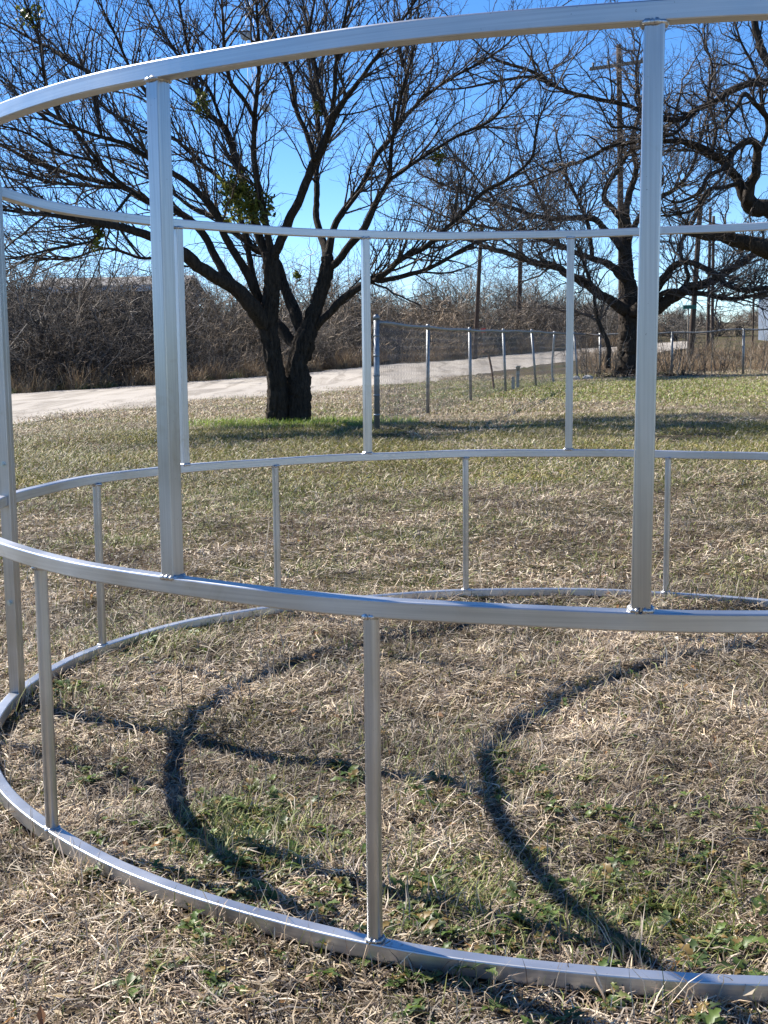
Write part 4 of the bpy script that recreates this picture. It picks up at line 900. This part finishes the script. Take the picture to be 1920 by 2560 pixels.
def put(x, y, far):
    z = ground(x, y); g = greenness(x, y) + r_.normal(0, .08, len(x)); n = len(x)
    if far: ix = np.where(g > .5, 16 + r_.integers(0, 4, n), 12 + r_.integers(0, 4, n))
    else: ix = np.where(g > .62, 8 + r_.integers(0, 4, n), np.where(g > .36, 4 + r_.integers(0, 4, n), r_.integers(0, 4, n)))
    sl = (ground(x, y + .3) - ground(x, y - .3)) / .6; s = r_.uniform(.85, 1.15, n)
    pts.append(np.stack([x, y, z], 1)); scl.append(np.stack([s, s, s], 1)); idx.append(ix)
    a = r_.uniform(0, 6.283, n); rot.append(np.stack([sl, 0 * sl, 0 * a], 1))
x, y = region(9.4, 17.5, 6.5, .9); k = ~on_road(x + .3, y); put(x[k], y[k], False)
x = r_.uniform(-5, 5, 420); y = r_.uniform(-6, 1.4, 420); k = np.abs(x) > .33 * np.maximum(y, 0) + .9; k |= y < .4; put(x[k], y[k], False)      # the lawn goes on behind the viewer
y = r_.uniform(1.2, 9.6, 560); x = np.where(r_.random(560) < .5, -1, 1) * (.33 * y + .75 + 2.6 * r_.random(560)); put(x, y, False)      # and to either side
x, y = region(17, 37, 2.4, 1.8); k = ~on_road(x + .7, y); put(x[k], y[k], True)
P_ = np.concatenate(pts); print('tiles', len(P_))
scatter('far_lawn_grass', 'short dry grass with green patches covering the lawn behind the ring', 'grass', coll, P_, np.concatenate(rot), np.concatenate(scl), np.concatenate(idx))
# broad-leaved weeds
wc = clump_collection('weed_clumps', [lambda: rosette(r_, 12, .030, WEED), lambda: rosette(r_, 16, .021, WEED)], M['leaf'], [5, 4])
px_, s_, i_ = [], [], []
for (c, n, sx, sy) in [(hit(560, 2070), 34, .10, .10), (hit(700, 2140), 16, .10, .1), (hit(1690, 2340), 60, .16, .14), (hit(1690, 2150), 22, .12, .12), (hit(1290, 2310), 30, .16, .07), (hit(1080, 2230), 12, .12, .08), (hit(1200, 2470), 16, .2, .05), (hit(480, 2400), 12, .1, .07),
                      (hit(540, 2110), 14, .12, .05), (hit(1360, 1910), 8, .07, .05), (hit(210, 1950), 6, .05, .05), (hit(380, 1620), 16, .18, .1), (hit(1500, 2000), 10, .2, .15), (hit(850, 1960), 8, .06, .06), (hit(150, 1740), 10, .1, .06), (hit(1830, 2120), 14, .12, .1), (hit(640, 2230), 12, .1, .05), (hit(1000, 2380), 10, .15, .05), (hit(1150, 1990), 6, .1, .1)]:
    for _ in range(int(n * 1.5)):
        x, y = c[0] + r_.normal(0, sx), c[1] + r_.normal(0, sy * 1.6); px_.append((x, y, gz(x, y) + .012)); s_.append(r_.uniform(.5, 1.15)); i_.append(r_.integers(0, 9))
for _ in range(260):
    y = r_.uniform(1.2, 7); x = r_.uniform(-.34, .34) * y; px_.append((x, y, gz(x, y) + .008)); s_.append(r_.uniform(.35, .8)); i_.append(r_.integers(0, 9))
n = len(px_); s_ = np.array(s_)
scatter('broadleaf_weeds', 'low green broad-leaved weeds in scattered patches among the dry grass', 'weeds', wc, np.array(px_), np.stack([r_.normal(0, .2, n), r_.normal(0, .2, n), r_.uniform(0, 6.28, n)], 1), np.stack([s_, s_, s_], 1), np.array(i_))
# dead leaves
n = 240; y = 1.2 + 6 * r_.random(n) ** 1.3; x = r_.uniform(-.34, .34, n) * y; mb = MB()
for i in range(n):
    L_ = r_.uniform(.006, .016); az = r_.uniform(0, 6.28); f = np.array((math.cos(az), math.sin(az), r_.normal(0, .5))); s = np.array((-math.sin(az), math.cos(az), r_.normal(0, .5))); c = np.array((x[i], y[i], gz(x[i], y[i]) + r_.uniform(.012, .035)))
    col = np.array([(.40, .22, .09), (.30, .15, .07), (.5, .38, .22), (.62, .52, .38), (.36, .20, .10)][r_.integers(0, 5)])
    mb.add([c - f * L_, c + s * L_ * .5 + (0, 0, L_ * .3), c + f * L_, c - s * L_ * .5 + (0, 0, L_ * .3), c], None, [(0, 1, 4), (1, 2, 4), (2, 3, 4), (3, 0, 4)], col)
o = mb.obj('leaf_litter', M['leaf'], None, False); o['kind'] = 'stuff'; tag(o, 'small curled dead leaves lying scattered on the grass', 'dead leaves')
# tall dead weeds along the far road edge and in the back lot
DW = np.array([(.30, .20, .11), (.38, .27, .155), (.22, .15, .09), (.46, .35, .22), (.17, .12, .08)]); GW = np.array([(.14, .18, .045), (.11, .14, .04), (.22, .22, .08)])
tc_ = clump_collection('tall_weed_clumps', [lambda: blades(60, .3, .3, .95, .014, DW, 1.15, .25, r_), lambda: blades(70, .3, .2, .5, .016, GW, .9, .3, r_, DW, .3)], M['blade'], [6, 3])
pp, ss, ii = [], [], []
for _ in range(1150):
    k = r_.integers(0, 235)
    if math.sin(k * .37) + math.sin(k * .91 + 1) < r_.normal(-.3, .8): continue
    k = k; p = far3[k] + side[k] * abs(r_.normal(0, 1.1)) + side[k] * .12; px = px_of((p[0], p[1], gz(p[0], p[1])))
    if -350 < px < 2000:
        gr = px < 330 and r_.random() < .5 or (480 < px < 620 and r_.random() < .5)
        pp.append((p[0], p[1], gz(p[0], p[1]))); ss.append(r_.uniform(.3, 1.0) * (.8 if gr else 1)); ii.append(6 + r_.integers(0, 3) if gr else r_.integers(0, 6))
for _ in range(420):
    px = r_.uniform(1450, 2050); Y = r_.uniform(36.5, 52); p = at(px, 900, Y); pp.append((p[0], Y, gz(p[0], Y))); ss.append(r_.uniform(.25, .7)); ii.append(r_.integers(0, 6))
n = len(pp); ss = np.array(ss)
scatter('tall_dead_weeds', 'tall brown dead weeds with some green along the far edge of the road', 'weeds', tc_, np.array(pp), np.stack([0 * ss, 0 * ss, r_.uniform(0, 6.28, n)], 1), np.stack([ss, ss, ss], 1), np.array(ii))
print('TRIS', sum(sum(len(p.vertices) - 2 for p in m.polygons) for m in bpy.data.meshes))
for o in SC.objects:
    if '_o' in o: del o['_o']
